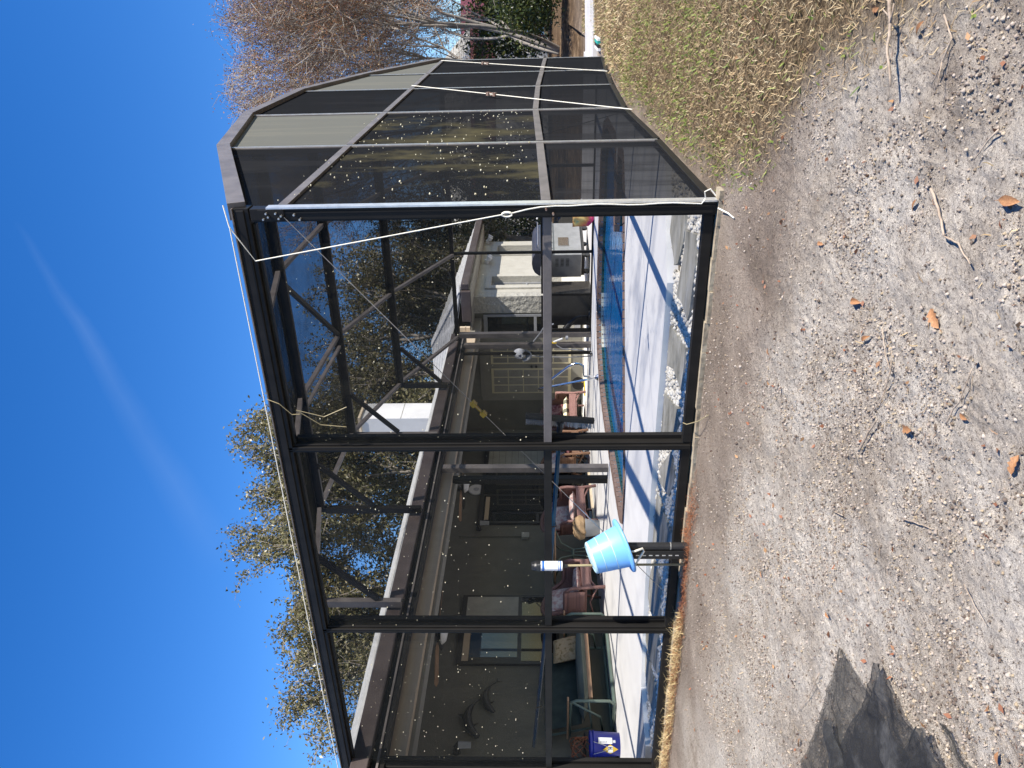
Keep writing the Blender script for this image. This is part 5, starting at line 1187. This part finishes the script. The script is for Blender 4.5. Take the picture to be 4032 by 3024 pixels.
MB().rng(-2.2, -1.6, 0, 4, 0.0, 3.2).build('wall', M['nwall'], l2)
# odds and ends leaning at the far end of the lawn
bd = on(2345, 190, 2, -0.04); ob = empty('stacked_boards', (bd.x, bd.y, gz1(bd.x, bd.y)), 'white and teal boards stacked at the far corner of the enclosure', 'boards')
for k, mt_ in enumerate(('white', 'black', 'green_tube', 'white')): MB().box((0.05*k, 0.03*k, 0.03), (0.04, 0.7, 0.05)).build('board', M[mt_] if mt_ != 'green_tube' else pm('teal_paint', (0.03, 0.36, 0.30), None, rough=0.5), ob)

# ------------------------------------------------------------------ trees
def tubes_np(S, n):
    """segments (p0,p1,r0,r1) -> n-sided prisms"""
    p0 = np.array([s[0] for s in S]); p1 = np.array([s[1] for s in S]); r0 = np.array([s[2] for s in S]); r1 = np.array([s[3] for s in S])
    d = p1 - p0; d /= np.linalg.norm(d, axis=1, keepdims=True) + 1e-9
    a = np.where(np.abs(d[:, 2:3]) < 0.9, np.array([[0, 0, 1.]]), np.array([[1., 0, 0]]))
    s = np.cross(d, a); s /= np.linalg.norm(s, axis=1, keepdims=True); u = np.cross(s, d)
    V = []
    for p, r in ((p0, r0), (p1, r1)):
        for k in range(n):
            t = 2 * math.pi * k / n; V.append(p + s * (np.cos(t) * r)[:, None] + u * (np.sin(t) * r)[:, None])
    V = np.stack(V, 1).reshape(-1, 3); base = np.arange(len(S)) * 2 * n
    Fq = np.concatenate([np.stack([base + k, base + (k+1) % n, base + n + (k+1) % n, base + n + k], -1) for k in range(n)])
    return V, Fq
def grow(R, p, d, L, r, lev, maxl, S, tips, up=0.15, spread=0.6, nb=(2, 3), shrink=0.74, wob=0.12, side=0.5):
    nseg = 3 if lev < maxl - 1 else 2; q = p.copy(); dd = d.copy(); pts = []
    for i in range(nseg):
        dd = dd + R.normal(0, wob, 3) + np.array([0, 0, up * 0.3]); dd /= np.linalg.norm(dd)
        q2 = q + dd * L / nseg; ra = r * (1 - 0.35 * i / nseg); rb = r * (1 - 0.35 * (i + 1) / nseg)
        S.append((q, q2, ra, rb, lev)); pts.append((q2, dd.copy(), rb)); q = q2
    if lev >= maxl:
        tips.append((q, dd)); return
    k = R.integers(nb[0], nb[1] + 1)
    for j in range(k):
        ax = R.normal(0, 1, 3); ax -= dd * ax.dot(dd); ax /= np.linalg.norm(ax) + 1e-9
        nd = dd + ax * spread * (0.6 + 0.7 * R.random()) + np.array([0, 0, up]); nd /= np.linalg.norm(nd)
        grow(R, q, nd, L * shrink * (0.8 + 0.4 * R.random()), max(0.004, r * 0.62), lev + 1, maxl, S, tips, up, spread, nb, shrink, wob, side)
    if R.random() < side and lev > 0:
        pp, d2, rb = pts[0]; ax = R.normal(0, 1, 3); nd = d2 + ax * spread * 0.8; nd /= np.linalg.norm(nd)
        grow(R, pp, nd, L * shrink * 0.8, max(0.004, rb * 0.5), min(maxl, lev + 2), maxl, S, tips, up, spread, nb, shrink, wob, side)
def leaves_np(C, size, R, asp=0.5, flat=0.0):
    n = len(C); a = R.normal(0, 1, (n, 3)); a /= np.linalg.norm(a, axis=1, keepdims=True)
    b = R.normal(0, 1, (n, 3)); b -= a * (a * b).sum(1, keepdims=True); b /= np.linalg.norm(b, axis=1, keepdims=True)
    s = size * (0.6 + 0.8 * R.random(n))[:, None]; c = np.cross(a, b) * s * 0.12
    V = np.stack([C - a*s*0.5, C + b*s*asp*0.5 + c, C + a*s*0.5, C - b*s*asp*0.5 + c], 1).reshape(-1, 3)
    return V, np.arange(n * 4).reshape(-1, 4)
def tree(name, base, label, group, seed, H, RC, levels, trunks, leaf, leaf_n, leaf_sz, spread_r, up=0.15, spread=0.6, r0=0.16, shrink=0.76, nb=(2, 3), twigmat='twig', wob=0.12, cl=0.45, side=0.5, fine=0, zmin=1.5, top_var=1.0):
    R = np.random.default_rng(seed); e = empty(name, base, label, 'tree', group)
    S, tips = [], []
    for k in range(trunks):
        a = 2 * math.pi * (k + R.random() * 0.5) / trunks
        d = np.array([math.cos(a) * spread_r, math.sin(a) * spread_r, 1.0]); d /= np.linalg.norm(d)
        grow(R, np.array([0.12 * math.cos(a) * (trunks > 1), 0.12 * math.sin(a) * (trunks > 1), -0.2]), d, H * 0.25, r0, 0, levels, S, tips, up, spread, nb, shrink, wob, side)
    T = np.array([t[0] for t in tips]); TD = np.array([t[1] for t in tips])
    fz = H / np.percentile(T[:, 2], 88); fr_ = RC / np.percentile(np.hypot(T[:, 0], T[:, 1]), 80); K = np.array([fr_, fr_, fz])
    S = [(s_[0] * K, s_[1] * K, s_[2], s_[3], s_[4]) for s_ in S]; T = T * K
    if fine:                                              # sprays of thin twigs at the ends
        for q in range(fine):
            i = R.integers(0, len(T)); d = TD[i] + R.normal(0, 0.55, 3); d /= np.linalg.norm(d); L = 0.25 + 0.40 * R.random()
            S.append((T[i], T[i] + d * L, 0.007, 0.004, 9))
    def inside_crown(p):                                  # uneven rounded outline
        n_ = 0.10 * math.sin(p[0] * 1.7 + seed) + 0.10 * math.sin(p[1] * 2.1 + seed * 2) + 0.08 * math.sin(p[0] * 4.1 + p[2])
        return p[2] < H * (1.0 + 0.5 * n_ * top_var - 0.16 * (math.hypot(p[0], p[1]) / (RC * 1.25)) ** 2) and math.hypot(p[0], p[1]) < RC * (1.30 + n_)
    S = [s_ for s_ in S if inside_crown(s_[1])]
    thick = [s_ for s_ in S if s_[4] <= 2]; thin = [s_ for s_ in S if s_[4] > 2]
    V, Fq = tubes_np(thick, 8); np_mesh('trunk', V, Fq, M['bark'], e, smooth=True)
    V, Fq = tubes_np(thin, 3); np_mesh('branches', V, Fq, M[twigmat], e)
    if leaf:
        A = np.array([s_[0] for s_ in S if s_[4] >= levels - 2]); Bq = np.array([s_[1] for s_ in S if s_[4] >= levels - 2])
        i = R.integers(0, len(A), leaf_n); t = R.random((leaf_n, 1))
        C = A[i] * (1 - t) + Bq[i] * t + R.normal(0, 1, (leaf_n, 3)) * cl * R.random((leaf_n, 1)) ** 0.7
        C = C[C[:, 2] > zmin]
        V, Fq = leaves_np(C, leaf_sz, R); np_mesh('crown', V, Fq, M[leaf], e)
    return e
def at_tree(X, Y):
    p = camw(X, Y, 0); return (p.x, p.y, gz1(p.x, p.y))
tree('bare_tree', at_tree(10.2, 24), 'tall leafless tree with reddish buds behind the right end of the enclosure', 'trees behind the house', 3, 9.7, 5.2, 7, 6, 'bud', 120000, 0.050, 0.75, up=0.10, spread=0.55, r0=0.085, shrink=0.80, nb=(2, 3), wob=0.10, cl=0.16, side=0.9, fine=14000, zmin=2.5, top_var=0.5)
tree('bare_tree', at_tree(15.8, 26), 'leafless reddish tree at the right edge of the picture', 'trees behind the house', 8, 10.4, 4.8, 6, 6, 'bud', 70000, 0.055, 0.75, up=0.10, spread=0.55, r0=0.085, shrink=0.80, wob=0.10, cl=0.22, side=0.9, fine=9000, zmin=2.0, top_var=0.5)
oaks = [((-3.3, 22.5), 21, 9.0, 3.3, 'tall olive-leaved oak rising above the head beam left of centre', 90000), ((-6.9, 21.5), 22, 7.9, 3.0, 'lower olive-leaved oak rising above the left end of the head beam', 66000),
        ((1.0, 23.5), 23, 7.6, 2.7, 'olive-leaved oak behind the chimney box', 50000), ((4.6, 26.5), 24, 6.0, 3.2, 'smaller olive-leaved oak seen through the far right roof screens', 42000), ((-11.5, 24), 25, 6.4, 2.6, 'olive-leaved oak beyond the left edge of the house', 12000)]
for (X_, Y_), sd_, H_, RC_, lab, ln in oaks:
    tree('oak_tree', at_tree(X_, Y_), lab, 'trees behind the house', sd_, H_, RC_, 6, 3, 'oakleaf', ln, 0.095, 0.40, up=0.06, spread=0.70, r0=0.15, shrink=0.80, nb=(2, 3), cl=0.22, wob=0.15, side=0.9, fine=1500, zmin=1.0)
def shrub(name, X_, Y_, rx, ry, rz_, n, mat_, sz, label, seed):
    R = np.random.default_rng(seed); p = at_tree(X_, Y_); e = empty(name, p, label, 'shrub', 'shrubs by the neighbouring buildings')
    S = []; 
    for k in range(14):
        a = R.random() * 6.28; d = np.array([math.cos(a) * rx * 0.8 * R.random(), math.sin(a) * ry * 0.8 * R.random(), rz_ * (1.0 + 0.6 * R.random())]); S.append((np.array([0, 0, -0.1]), d * 0.55, 0.05, 0.03)); S.append((d * 0.55, d + R.normal(0, 0.2, 3), 0.03, 0.012))
    V, Fq = tubes_np(S, 5); np_mesh('stems', V, Fq, M['bark'], e)
    k = 60; cc = R.normal(0, 1, (k, 3)); cc /= np.linalg.norm(cc, axis=1, keepdims=True); cc *= (0.55 + 0.45 * R.random((k, 1))); cc = cc * np.array([rx, ry, rz_]) + np.array([0, 0, rz_])
    C = cc[R.integers(0, k, n)] + R.normal(0, 0.22, (n, 3)) * np.array([rx, ry, rz_]); C = C[C[:, 2] > 0.05]
    V, Fq = leaves_np(C, sz, R); np_mesh('foliage', V, Fq, M[mat_], e)
shrub('dark_shrub', 11.2, 21.0, 1.5, 1.0, 1.05, 9000, 'shrubleaf', 0.10, 'dark evergreen shrub in front of the trunk of the leafless tree', 12)
shrub('dark_shrub', 13.2, 27.5, 2.0, 1.6, 1.5, 9000, 'shrubleaf', 0.14, 'dark evergreen shrub at the right behind the bare tree', 5)
shrub('dark_shrub', 6.0, 30, 2.6, 1.2, 1.7, 9000, 'shrubleaf', 0.14, 'dark evergreen shrub seen above the far gutter of the house', 6)
shrub('dark_shrub', 17.5, 29, 2.2, 1.6, 1.6, 7000, 'shrubleaf', 0.14, 'dark evergreen shrub at the right edge of the picture', 9)

# ------------------------------------------------------------------ lawn, straw, litter (real blades and bits)
def blades(name, P, L, W, mat, lift=0.5, bend=0.3, seed=0, **kw):
    R = np.random.default_rng(seed); n = len(P); a = R.random(n) * 6.283
    el = np.arcsin(np.clip(lift * R.random(n) ** 0.8, 0, 0.98))
    d = np.stack([np.cos(a) * np.cos(el), np.sin(a) * np.cos(el), np.sin(el)], -1); s = np.stack([-np.sin(a), np.cos(a), np.zeros(n)], -1)
    L = L[:, None]; W_ = (W * (0.6 + 0.8 * R.random(n)))[:, None]
    mid = P + d * L * 0.55 + s * L * (R.random((n, 1)) - .5) * bend
    tip = P + d * L + s * L * (R.random((n, 1)) - .5) * bend * 2 - np.array([0, 0, 1]) * L * bend * 0.35 * R.random((n, 1))
    tip[:, 2] = np.maximum(tip[:, 2], P[:, 2] + 0.001)
    V = np.stack([P - s * W_ * .5, P + s * W_ * .5, mid + s * W_ * .45, mid - s * W_ * .45, tip], 1).reshape(-1, 3); b = np.arange(n) * 5
    Fq = np.concatenate([np.stack([b, b+1, b+2], -1), np.stack([b, b+2, b+3], -1), np.stack([b+3, b+2, b+4], -1)])
    o = np_mesh(name, V, Fq, M[mat]); return tag(o, kind='stuff', **kw)
def scatter(n, x0, x1, y0, y1, wfun, seed, power=1.0):
    R = np.random.default_rng(seed); x = x0 + (x1 - x0) * R.random(n); y = y0 + (y1 - y0) * R.random(n)
    keep = R.random(n) < wfun(x, y); x, y = x[keep], y[keep]
    return np.stack([x, y, gz(x, y)], -1)
def gw(x, y): return np.clip(grass_w(x, y), 0, 1) * ((x > 0.03) | (y < -0.12)) * sstep(19, 17.5, (x - O[0]) * FW[0] + (y - O[1]) * FW[1])
patchy = lambda x, y, s, th: sstep(th, th + 0.12, fbm(x * 1.6, y * 1.6, 3, s))
Pn = scatter(130000, 0.0, 3.6, -2.9, 4.5, lambda x, y: gw(x, y) * 0.75, 1); Pf = scatter(80000, 0.0, 9.0, 4.0, 14.5, lambda x, y: gw(x, y) * 0.7, 2)
blades('dead_grass', Pn, 0.020 + 0.034 * rng.random(len(Pn)), 0.0032, 'dead', 0.75, 0.7, 1, label='dry brown mown grass of the near lawn', cat='grass')
blades('far_grass', Pf, 0.04 + 0.06 * rng.random(len(Pf)), 0.009, 'dead', 0.8, 0.6, 2, label='dry brown grass of the far lawn', cat='grass')
def greenw(x, y): return gw(x, y) * (0.30 + 1.0 * sstep(-0.02, 0.08, fbm(x * 1.3, y * 1.3, 3, 55)) + 1.2 * sstep(0.45, 0.10, x) * sstep(-0.3, 0.2, y))
Pg = scatter(36000, 0.0, 3.6, -2.9, 4.5, lambda x, y: 0.6 * greenw(x, y), 3); Pg2 = scatter(26000, 0.0, 9.0, 4.0, 14.5, lambda x, y: 0.5 * greenw(x, y), 4)
blades('green_grass', np.concatenate([Pg, Pg2]), np.concatenate([0.02 + 0.03 * rng.random(len(Pg)), 0.04 + 0.05 * rng.random(len(Pg2))]), 0.008, 'green', 0.8, 0.3, 3, label='small green weeds growing through the dry lawn', cat='weeds')
def fw_(x, y): return sstep(-0.30, -0.14, y) * (y < -0.07) * sstep(-1.7, -2.2, x)
Ps = scatter(16000, -5.6, -1.5, -0.34, -0.06, fw_, 5); Ps[:, 2] += 0.02 * rng.random(len(Ps))
blades('pine_straw', Ps[::2], 0.05 + 0.06 * rng.random(len(Ps[::2])), 0.0022, 'needle', 0.45, 0.5, 5, label='rust-brown pine straw along the foot of the front wall', cat='pine straw')
Pt = Ps[(Ps[:, 0] < -3.0)]; blades('pale_straw', Pt[1::2], 0.05 + 0.07 * rng.random(len(Pt[1::2])), 0.0030, 'straw', 0.8, 0.6, 6, label='pale dead grass tufts at the left foot of the front wall', cat='straw')
def bare(x, y): return (1 - np.clip(grass_w(x, y) * 1.3, 0, 1)) * (y < -0.05)
Pd = scatter(9000, -3.6, 2.2, -3.2, -0.06, lambda x, y: bare(x, y) * (0.15 + 0.85 * sstep(0.0, 0.12, fbm(x * 2.6, y * 2.6, 3, 61))), 7)
blades('ground_debris', Pd, 0.012 + 0.04 * rng.random(len(Pd)) ** 2, 0.0026, 'litter', 0.25, 0.4, 7, label='bits of bark, needles and stalks scattered on the sand', cat='debris')
Pw = scatter(2600, -3.6, 2.2, -3.2, -0.06, lambda x, y: bare(x, y) * sstep(0.08, 0.16, fbm(x * 2.0, y * 2.0, 3, 63)), 8)
blades('sprouts', Pw, 0.015 + 0.025 * rng.random(len(Pw)), 0.003, 'dead', 0.9, 0.4, 8, label='sparse dry sprouts in the sand', cat='sprouts')
Pc = scatter(150000, -3.0, 1.9, -3.1, -0.06, lambda x, y: bare(x, y) * (0.15 + 0.60 * sstep(-0.7, -1.7, y)) * (0.15 + 0.85 * sstep(-0.08, 0.12, fbm(x * 3.1, y * 3.1, 4, 71))), 9)
stones('sand_clods', Pc + np.array([0, 0, 0.002]), 0.0020 + 0.0062 * rng.random(len(Pc)) ** 4, M['stone'], 0.9, (OCT_V, OCT_F), label='crumbs and pebbles of sandy soil on the bare ground', cat='clods', kind='stuff')
# ------------------------------------------------------------------ single leaves, sticks, weeds on the sand
LV = [((3385, 1190), 0.075, 'large tan oak leaf with a stem in the middle of the sand'), ((3700, 1255), 0.085, 'lobed brown oak leaf on pale sand below the middle'), ((3425, 1335), 0.06, 'narrow brown leaf left of the forked twig'),
      ((3582, 1690), 0.075, 'long tan leaf on pale sand beside the short dark stick'), ((3815, 1640), 0.05, 'small curled leaf in a clump of needles near the camera'), ((4015, 1830), 0.06, 'brown leaf at the bottom edge of the picture'),
      ((3032, 1385), 0.045, 'curled brown leaf on grey sand below the middle of the sill'), ((3230, 960), 0.045, 'orange leaf on the sand below the corner post'), ((3625, 805), 0.05, 'pointed brown leaf right of the long crooked stick'),
      ((2998, 2260), 0.04, 'pale orange leaf on grey sand below the sky-blue bucket'), ((3270, 2420), 0.05, 'pale tan leaf above the torn screen'), ((3165, 2925), 0.05, 'pale leaf left of the torn screen'),
      ((3640, 110), 0.07, 'brown oak leaf by the thick stick on the right'), ((3460, 30), 0.07, 'brown leaf at the upper right edge of the sand'), ((4005, 790), 0.085, 'brown lobed leaf at the lower right on pale sand'),
      ((2850, 795), 0.04, 'curled orange leaf beside the foot of the corner post'), ((3935, 2985), 0.05, 'round brown leaf in the bottom left corner'), ((2905, 230), 0.05, 'tan leaf lying on the lawn'), ((2945, 380), 0.04, 'pinkish leaf lying on the lawn near the sand')]
proto = {}
def leaf_mesh(kind, seed):
    R = random.Random(seed); n = 9; P = []
    lob = [0.15, 0.55, 0.75, 0.5, 0.95, 0.55, 0.85, 0.45, 0.02] if kind else [0.1, 0.5, 0.8, 1.0, 1.0, 0.9, 0.7, 0.4, 0.02]
    curl = R.uniform(0.2, 0.7)
    for i in range(n):
        t = i / (n - 1); w = lob[i] * (0.30 if kind else 0.20); z = 0.16 * math.sin(t * math.pi) * curl + 0.03
        P.append([Vector((-w, t - .5, z + w * curl * 0.9)), Vector((-w * .5, t - .5, z + w * curl * 0.25)), Vector((0, t - .5, z)), Vector((w * .5, t - .5, z + w * curl * 0.25)), Vector((w, t - .5 + 0.04, z + w * curl * 0.9))])
    b = MB().grid(P); b.tube([(0, -0.5, 0.03), (0.03, -0.72, 0.01)], 0.012, 5); return b
for i, ((px, py), sz, lab) in enumerate(LV):
    g = on(px, py, 2, -0.15); z = gz1(g.x, g.y); g = on(px, py, 2, z); z = gz1(g.x, g.y)
    o = leaf_mesh(i % 2, i).build('fallen_leaf', M['deadleaf'], None, smooth=True, label=lab, cat='leaf', group='fallen leaves')
    o.location = (g.x, g.y, z + 0.008); o.scale = (sz * 0.75, sz * 0.85, sz * 0.95); o.rotation_euler = (rnd.uniform(-.3, .3), rnd.uniform(-.35, .35), rnd.uniform(0, 6.28))
Pl = scatter(700, -3.4, 2.4, -3.1, -0.08, lambda x, y: bare(x, y) * 0.6 + 0.3 * grass_w(x, y), 15); Rl = np.random.default_rng(4)
Vl, Fl = leaves_np(Pl + np.array([0, 0, 0.007]), 0.022, Rl, 0.55); Vl[:, 2] = np.maximum(Vl[:, 2], np.repeat(Pl[:, 2], 4) + 0.001)
tag(np_mesh('leaf_bits', Vl, Fl, leafmat('leaf_bits', [(0.30, 0.11, 0.05), (0.20, 0.09, 0.05), (0.42, 0.24, 0.11)], 0.1, 0.7)), 'small scraps of dry leaf on the sand', 'leaf litter', kind='stuff')
def stick(pts, r, label, forks=(), lift=0.012):
    e = None; W = []; r = r * 0.72
    for px, py in pts:
        g = on(px, py, 2, -0.18); z = gz1(g.x, g.y); g = on(px, py, 2, z); W.append(Vector((g.x, g.y, z + lift + r)))
    b = MB(); fine = []
    for i in range(len(W) - 1):
        for t in range(4): fine.append(W[i].lerp(W[i+1], t / 4) + Vector((rnd.uniform(-1, 1), rnd.uniform(-1, 1), 0)) * r * 0.7)
    fine.append(W[-1]); b.tube(fine, [r * (1 - 0.5 * k / len(fine)) for k in range(len(fine))], 7)
    for a, ang, ln in forks:
        p0 = fine[int(a * (len(fine) - 1))]; d = (W[-1] - W[0]).normalized(); q = Vector((d.x * math.cos(ang) - d.y * math.sin(ang), d.x * math.sin(ang) + d.y * math.cos(ang), 0.15)); b.tube([p0, p0 + q * ln], [r * .6, r * .3], 6)
    return b.build('dry_stick', M['stick'], None, smooth=True, label=label, cat='stick', group='sticks on the sand')
stick([(3555, 0), (3560, 90), (3548, 200), (3560, 340)], 0.0085, 'thick dry stick lying at the edge of the lawn on the right', ((0.35, 2.3, 0.06), (0.3, -2.5, 0.05)), 0.035)
stick([(3690, 740), (3725, 850), (3740, 930), (3800, 960), (3845, 1040)], 0.006, 'long pale crooked stick on the pale sand below the corner post', ((0.5, 0.9, 0.04),))
stick([(3400, 1780), (3440, 1700), (3475, 1650)], 0.006, 'short dark stick in the middle of the sand', ((0.7, 2.6, 0.05),))
stick([(3490, 1290), (3505, 1400), (3525, 1460), (3530, 1380)], 0.0032, 'thin forked twig right of the middle of the sand')
stick([(3525, 1460), (3495, 1560), (3440, 1640)], 0.0035, 'thin twig in line with the forked twig on the sand', ((0.4, 0.5, 0.05),))
stick([(3740, 60), (3770, 150), (3720, 270), (3690, 330)], 0.004, 'thin stick on pale sand at the right edge', ((0.6, 0.3, 0.08),))
stick([(3955, 510), (3900, 570), (3858, 630)], 0.004, 'dark twig on pale sand at lower right')
stick([(3745, 1670), (3775, 1610), (3800, 1580), (3850, 1450)], 0.0035, 'thin curved twig on pale sand near the camera')
stick([(3570, 2040), (3620, 2055), (3690, 2085)], 0.0035, 'short pale twig near the camera left of the middle')
stick([(3815, 2300), (3860, 2390), (3905, 2460)], 0.002, 'thin red-brown twig above the torn screen')
stick([(3240, 2650), (3200, 2740), (3160, 2800)], 0.003, 'thin twig beside the torn screen', ((0.5, 0.8, 0.05),))
stick([(3295, 2010), (3335, 2030)], 0.004, 'stubby dark twig left of the middle of the sand')
wr = [on(2815, 820, 2, -0.03), on(2840, 828, 2, -0.05), on(2870, 840, 2, -0.07), on(2895, 858, 2, -0.08)]
MB().tube([Vector((p.x, p.y, gz1(p.x, p.y) + 0.03 - 0.008 * k)) for k, p in enumerate(wr)], 0.004, 6).build('rope_end', M['rope'], label='loose white rope end on the sand at the corner post', cat='rope')
gp = [Vector((-1.43, -0.05, 0.03)), Vector((-1.40, -0.12, 0.02)), Vector((-1.33, -0.2, -0.03)), Vector((-1.25, -0.26, -0.075))]
MB().tube(gp, 0.003, 5).build('loose_straw', M['bamboo'], label='thin tan stem poking out over the sill onto the sand', cat='stem')
pn_ = MB()
for k, pts in enumerate(([(-1.22, -0.07, 2.70), (-1.25, -0.08, 2.62), (-1.33, -0.08, 2.55), (-1.33, -0.075, 2.50)], [(-1.30, -0.075, 2.52), (-1.42, -0.06, 2.38), (-1.45, -0.04, 2.22)], [(-1.30, -0.075, 2.52), (-1.36, -0.06, 2.35), (-1.30, -0.04, 2.20)])):
    pn_.tube(pts, 0.0028, 5)

pn_.build('pine_needles', M['bamboo'], label='long tan pine needles caught on the head beam', cat='pine needles')
# torn black screen thrown on the sand
def cloth(px_poly, name, label, seed, amp, zoff, nu=46, nv=40, mat='tor'):
    """px_poly: four corners in order; a crumpled sheet lying on the ground"""
    C4 = []
    for px, py in px_poly:
        g = on(px, py, 2, -0.2); C4.append(Vector((g.x, g.y)))
    P = []
    for i in range(nu + 1):
        row = []
        for j in range(nv + 1):
            u, v = i / nu, j / nv
            p = C4[0].lerp(C4[1], u).lerp(C4[3].lerp(C4[2], u), v)
            e = 0.012 * math.sin(v * 9 + seed * 2)
            x, y = p.x + e * 0.6, p.y + e * 0.4
            zz = amp * (float(fbm(np.array([u * 5 + seed]), np.array([v * 5]), 3, seed)[0]) + 0.25 + 0.8 * abs(math.sin(u * 5 + v * 3 + seed)) ** 6 * v)
            row.append((x, y, zz))
        P.append(row)
    XY = np.array(P).reshape(-1, 3); zg_ = gz(XY[:, 0], XY[:, 1])
    XY[:, 2] = zg_ + zoff + np.maximum(XY[:, 2], 0.0)
    k = nv + 1; b = MB(); b.v = [tuple(v) for v in XY]; b.f = [(i*k+j, i*k+j+1, (i+1)*k+j+1, (i+1)*k+j) for i in range(nu) for j in range(nv)]
    return b.build(name, M[mat], None, smooth=True, label=label, cat='torn screen')
cloth([(3326, 2556), (3342, 2572), (3690, 3200), (3130, 3200)], 'torn_screen', 'thin torn screen sheet with a pointed corner on the sand', 1, 0.022, 0.006, mat='tor_thin')
cloth([(3478, 2600), (3492, 2612), (3740, 3200), (3270, 3200)], 'torn_screen', 'dark folded piece of torn screen lying over the thin sheet', 2, 0.035, 0.022, mat='tor')
cloth([(3655, 2872), (3672, 2885), (3820, 3200), (3420, 3200)], 'torn_screen', 'nearest folded piece of torn screen in the bottom left corner', 4, 0.035, 0.040, mat='tor')
cloth([(3694, 2838), (3702, 2846), (3850, 3120), (3812, 3120)], 'torn_screen', 'narrow strip of torn screen at the near edge of the pile', 6, 0.03, 0.008, mat='tor_thin')
# curled flap standing up from the sheet
fl = MB(); P = []
g0 = on(3255, 2835, 2, -0.16); g1 = on(3335, 2850, 2, -0.16); ax = Vector((g1.x - g0.x, g1.y - g0.y, 0)); aw = on(3300, 3120, 2, -0.16); aw = Vector((aw.x - g0.x, aw.y - g0.y, 0)); z0 = gz1(g0.x, g0.y)
nrm_ = Vector((ax.x, ax.y, 0)).normalized()
for i in range(21):
    a = -0.6 + i / 20 * 3.6; r_ = 0.030
    row = []
    for t in np.linspace(0, 1.05, 14):
        rr = r_ * (1 + 1.6 * t); c_ = Vector((g0.x, g0.y, z0 + 0.035)) + aw * t + nrm_ * 0.05 * t
        row.append(c_ + nrm_ * (-rr * math.cos(a) + 0.03) + Vector((0, 0, 0.75 * rr * math.sin(a) + 0.008 * math.sin(9 * t))))
    P.append(row)
fl.grid(P); fl.build('rolled_screen_flap', M['tor'], None, smooth=True, label='rolled-over black flap on top of the torn screen', cat='torn screen')
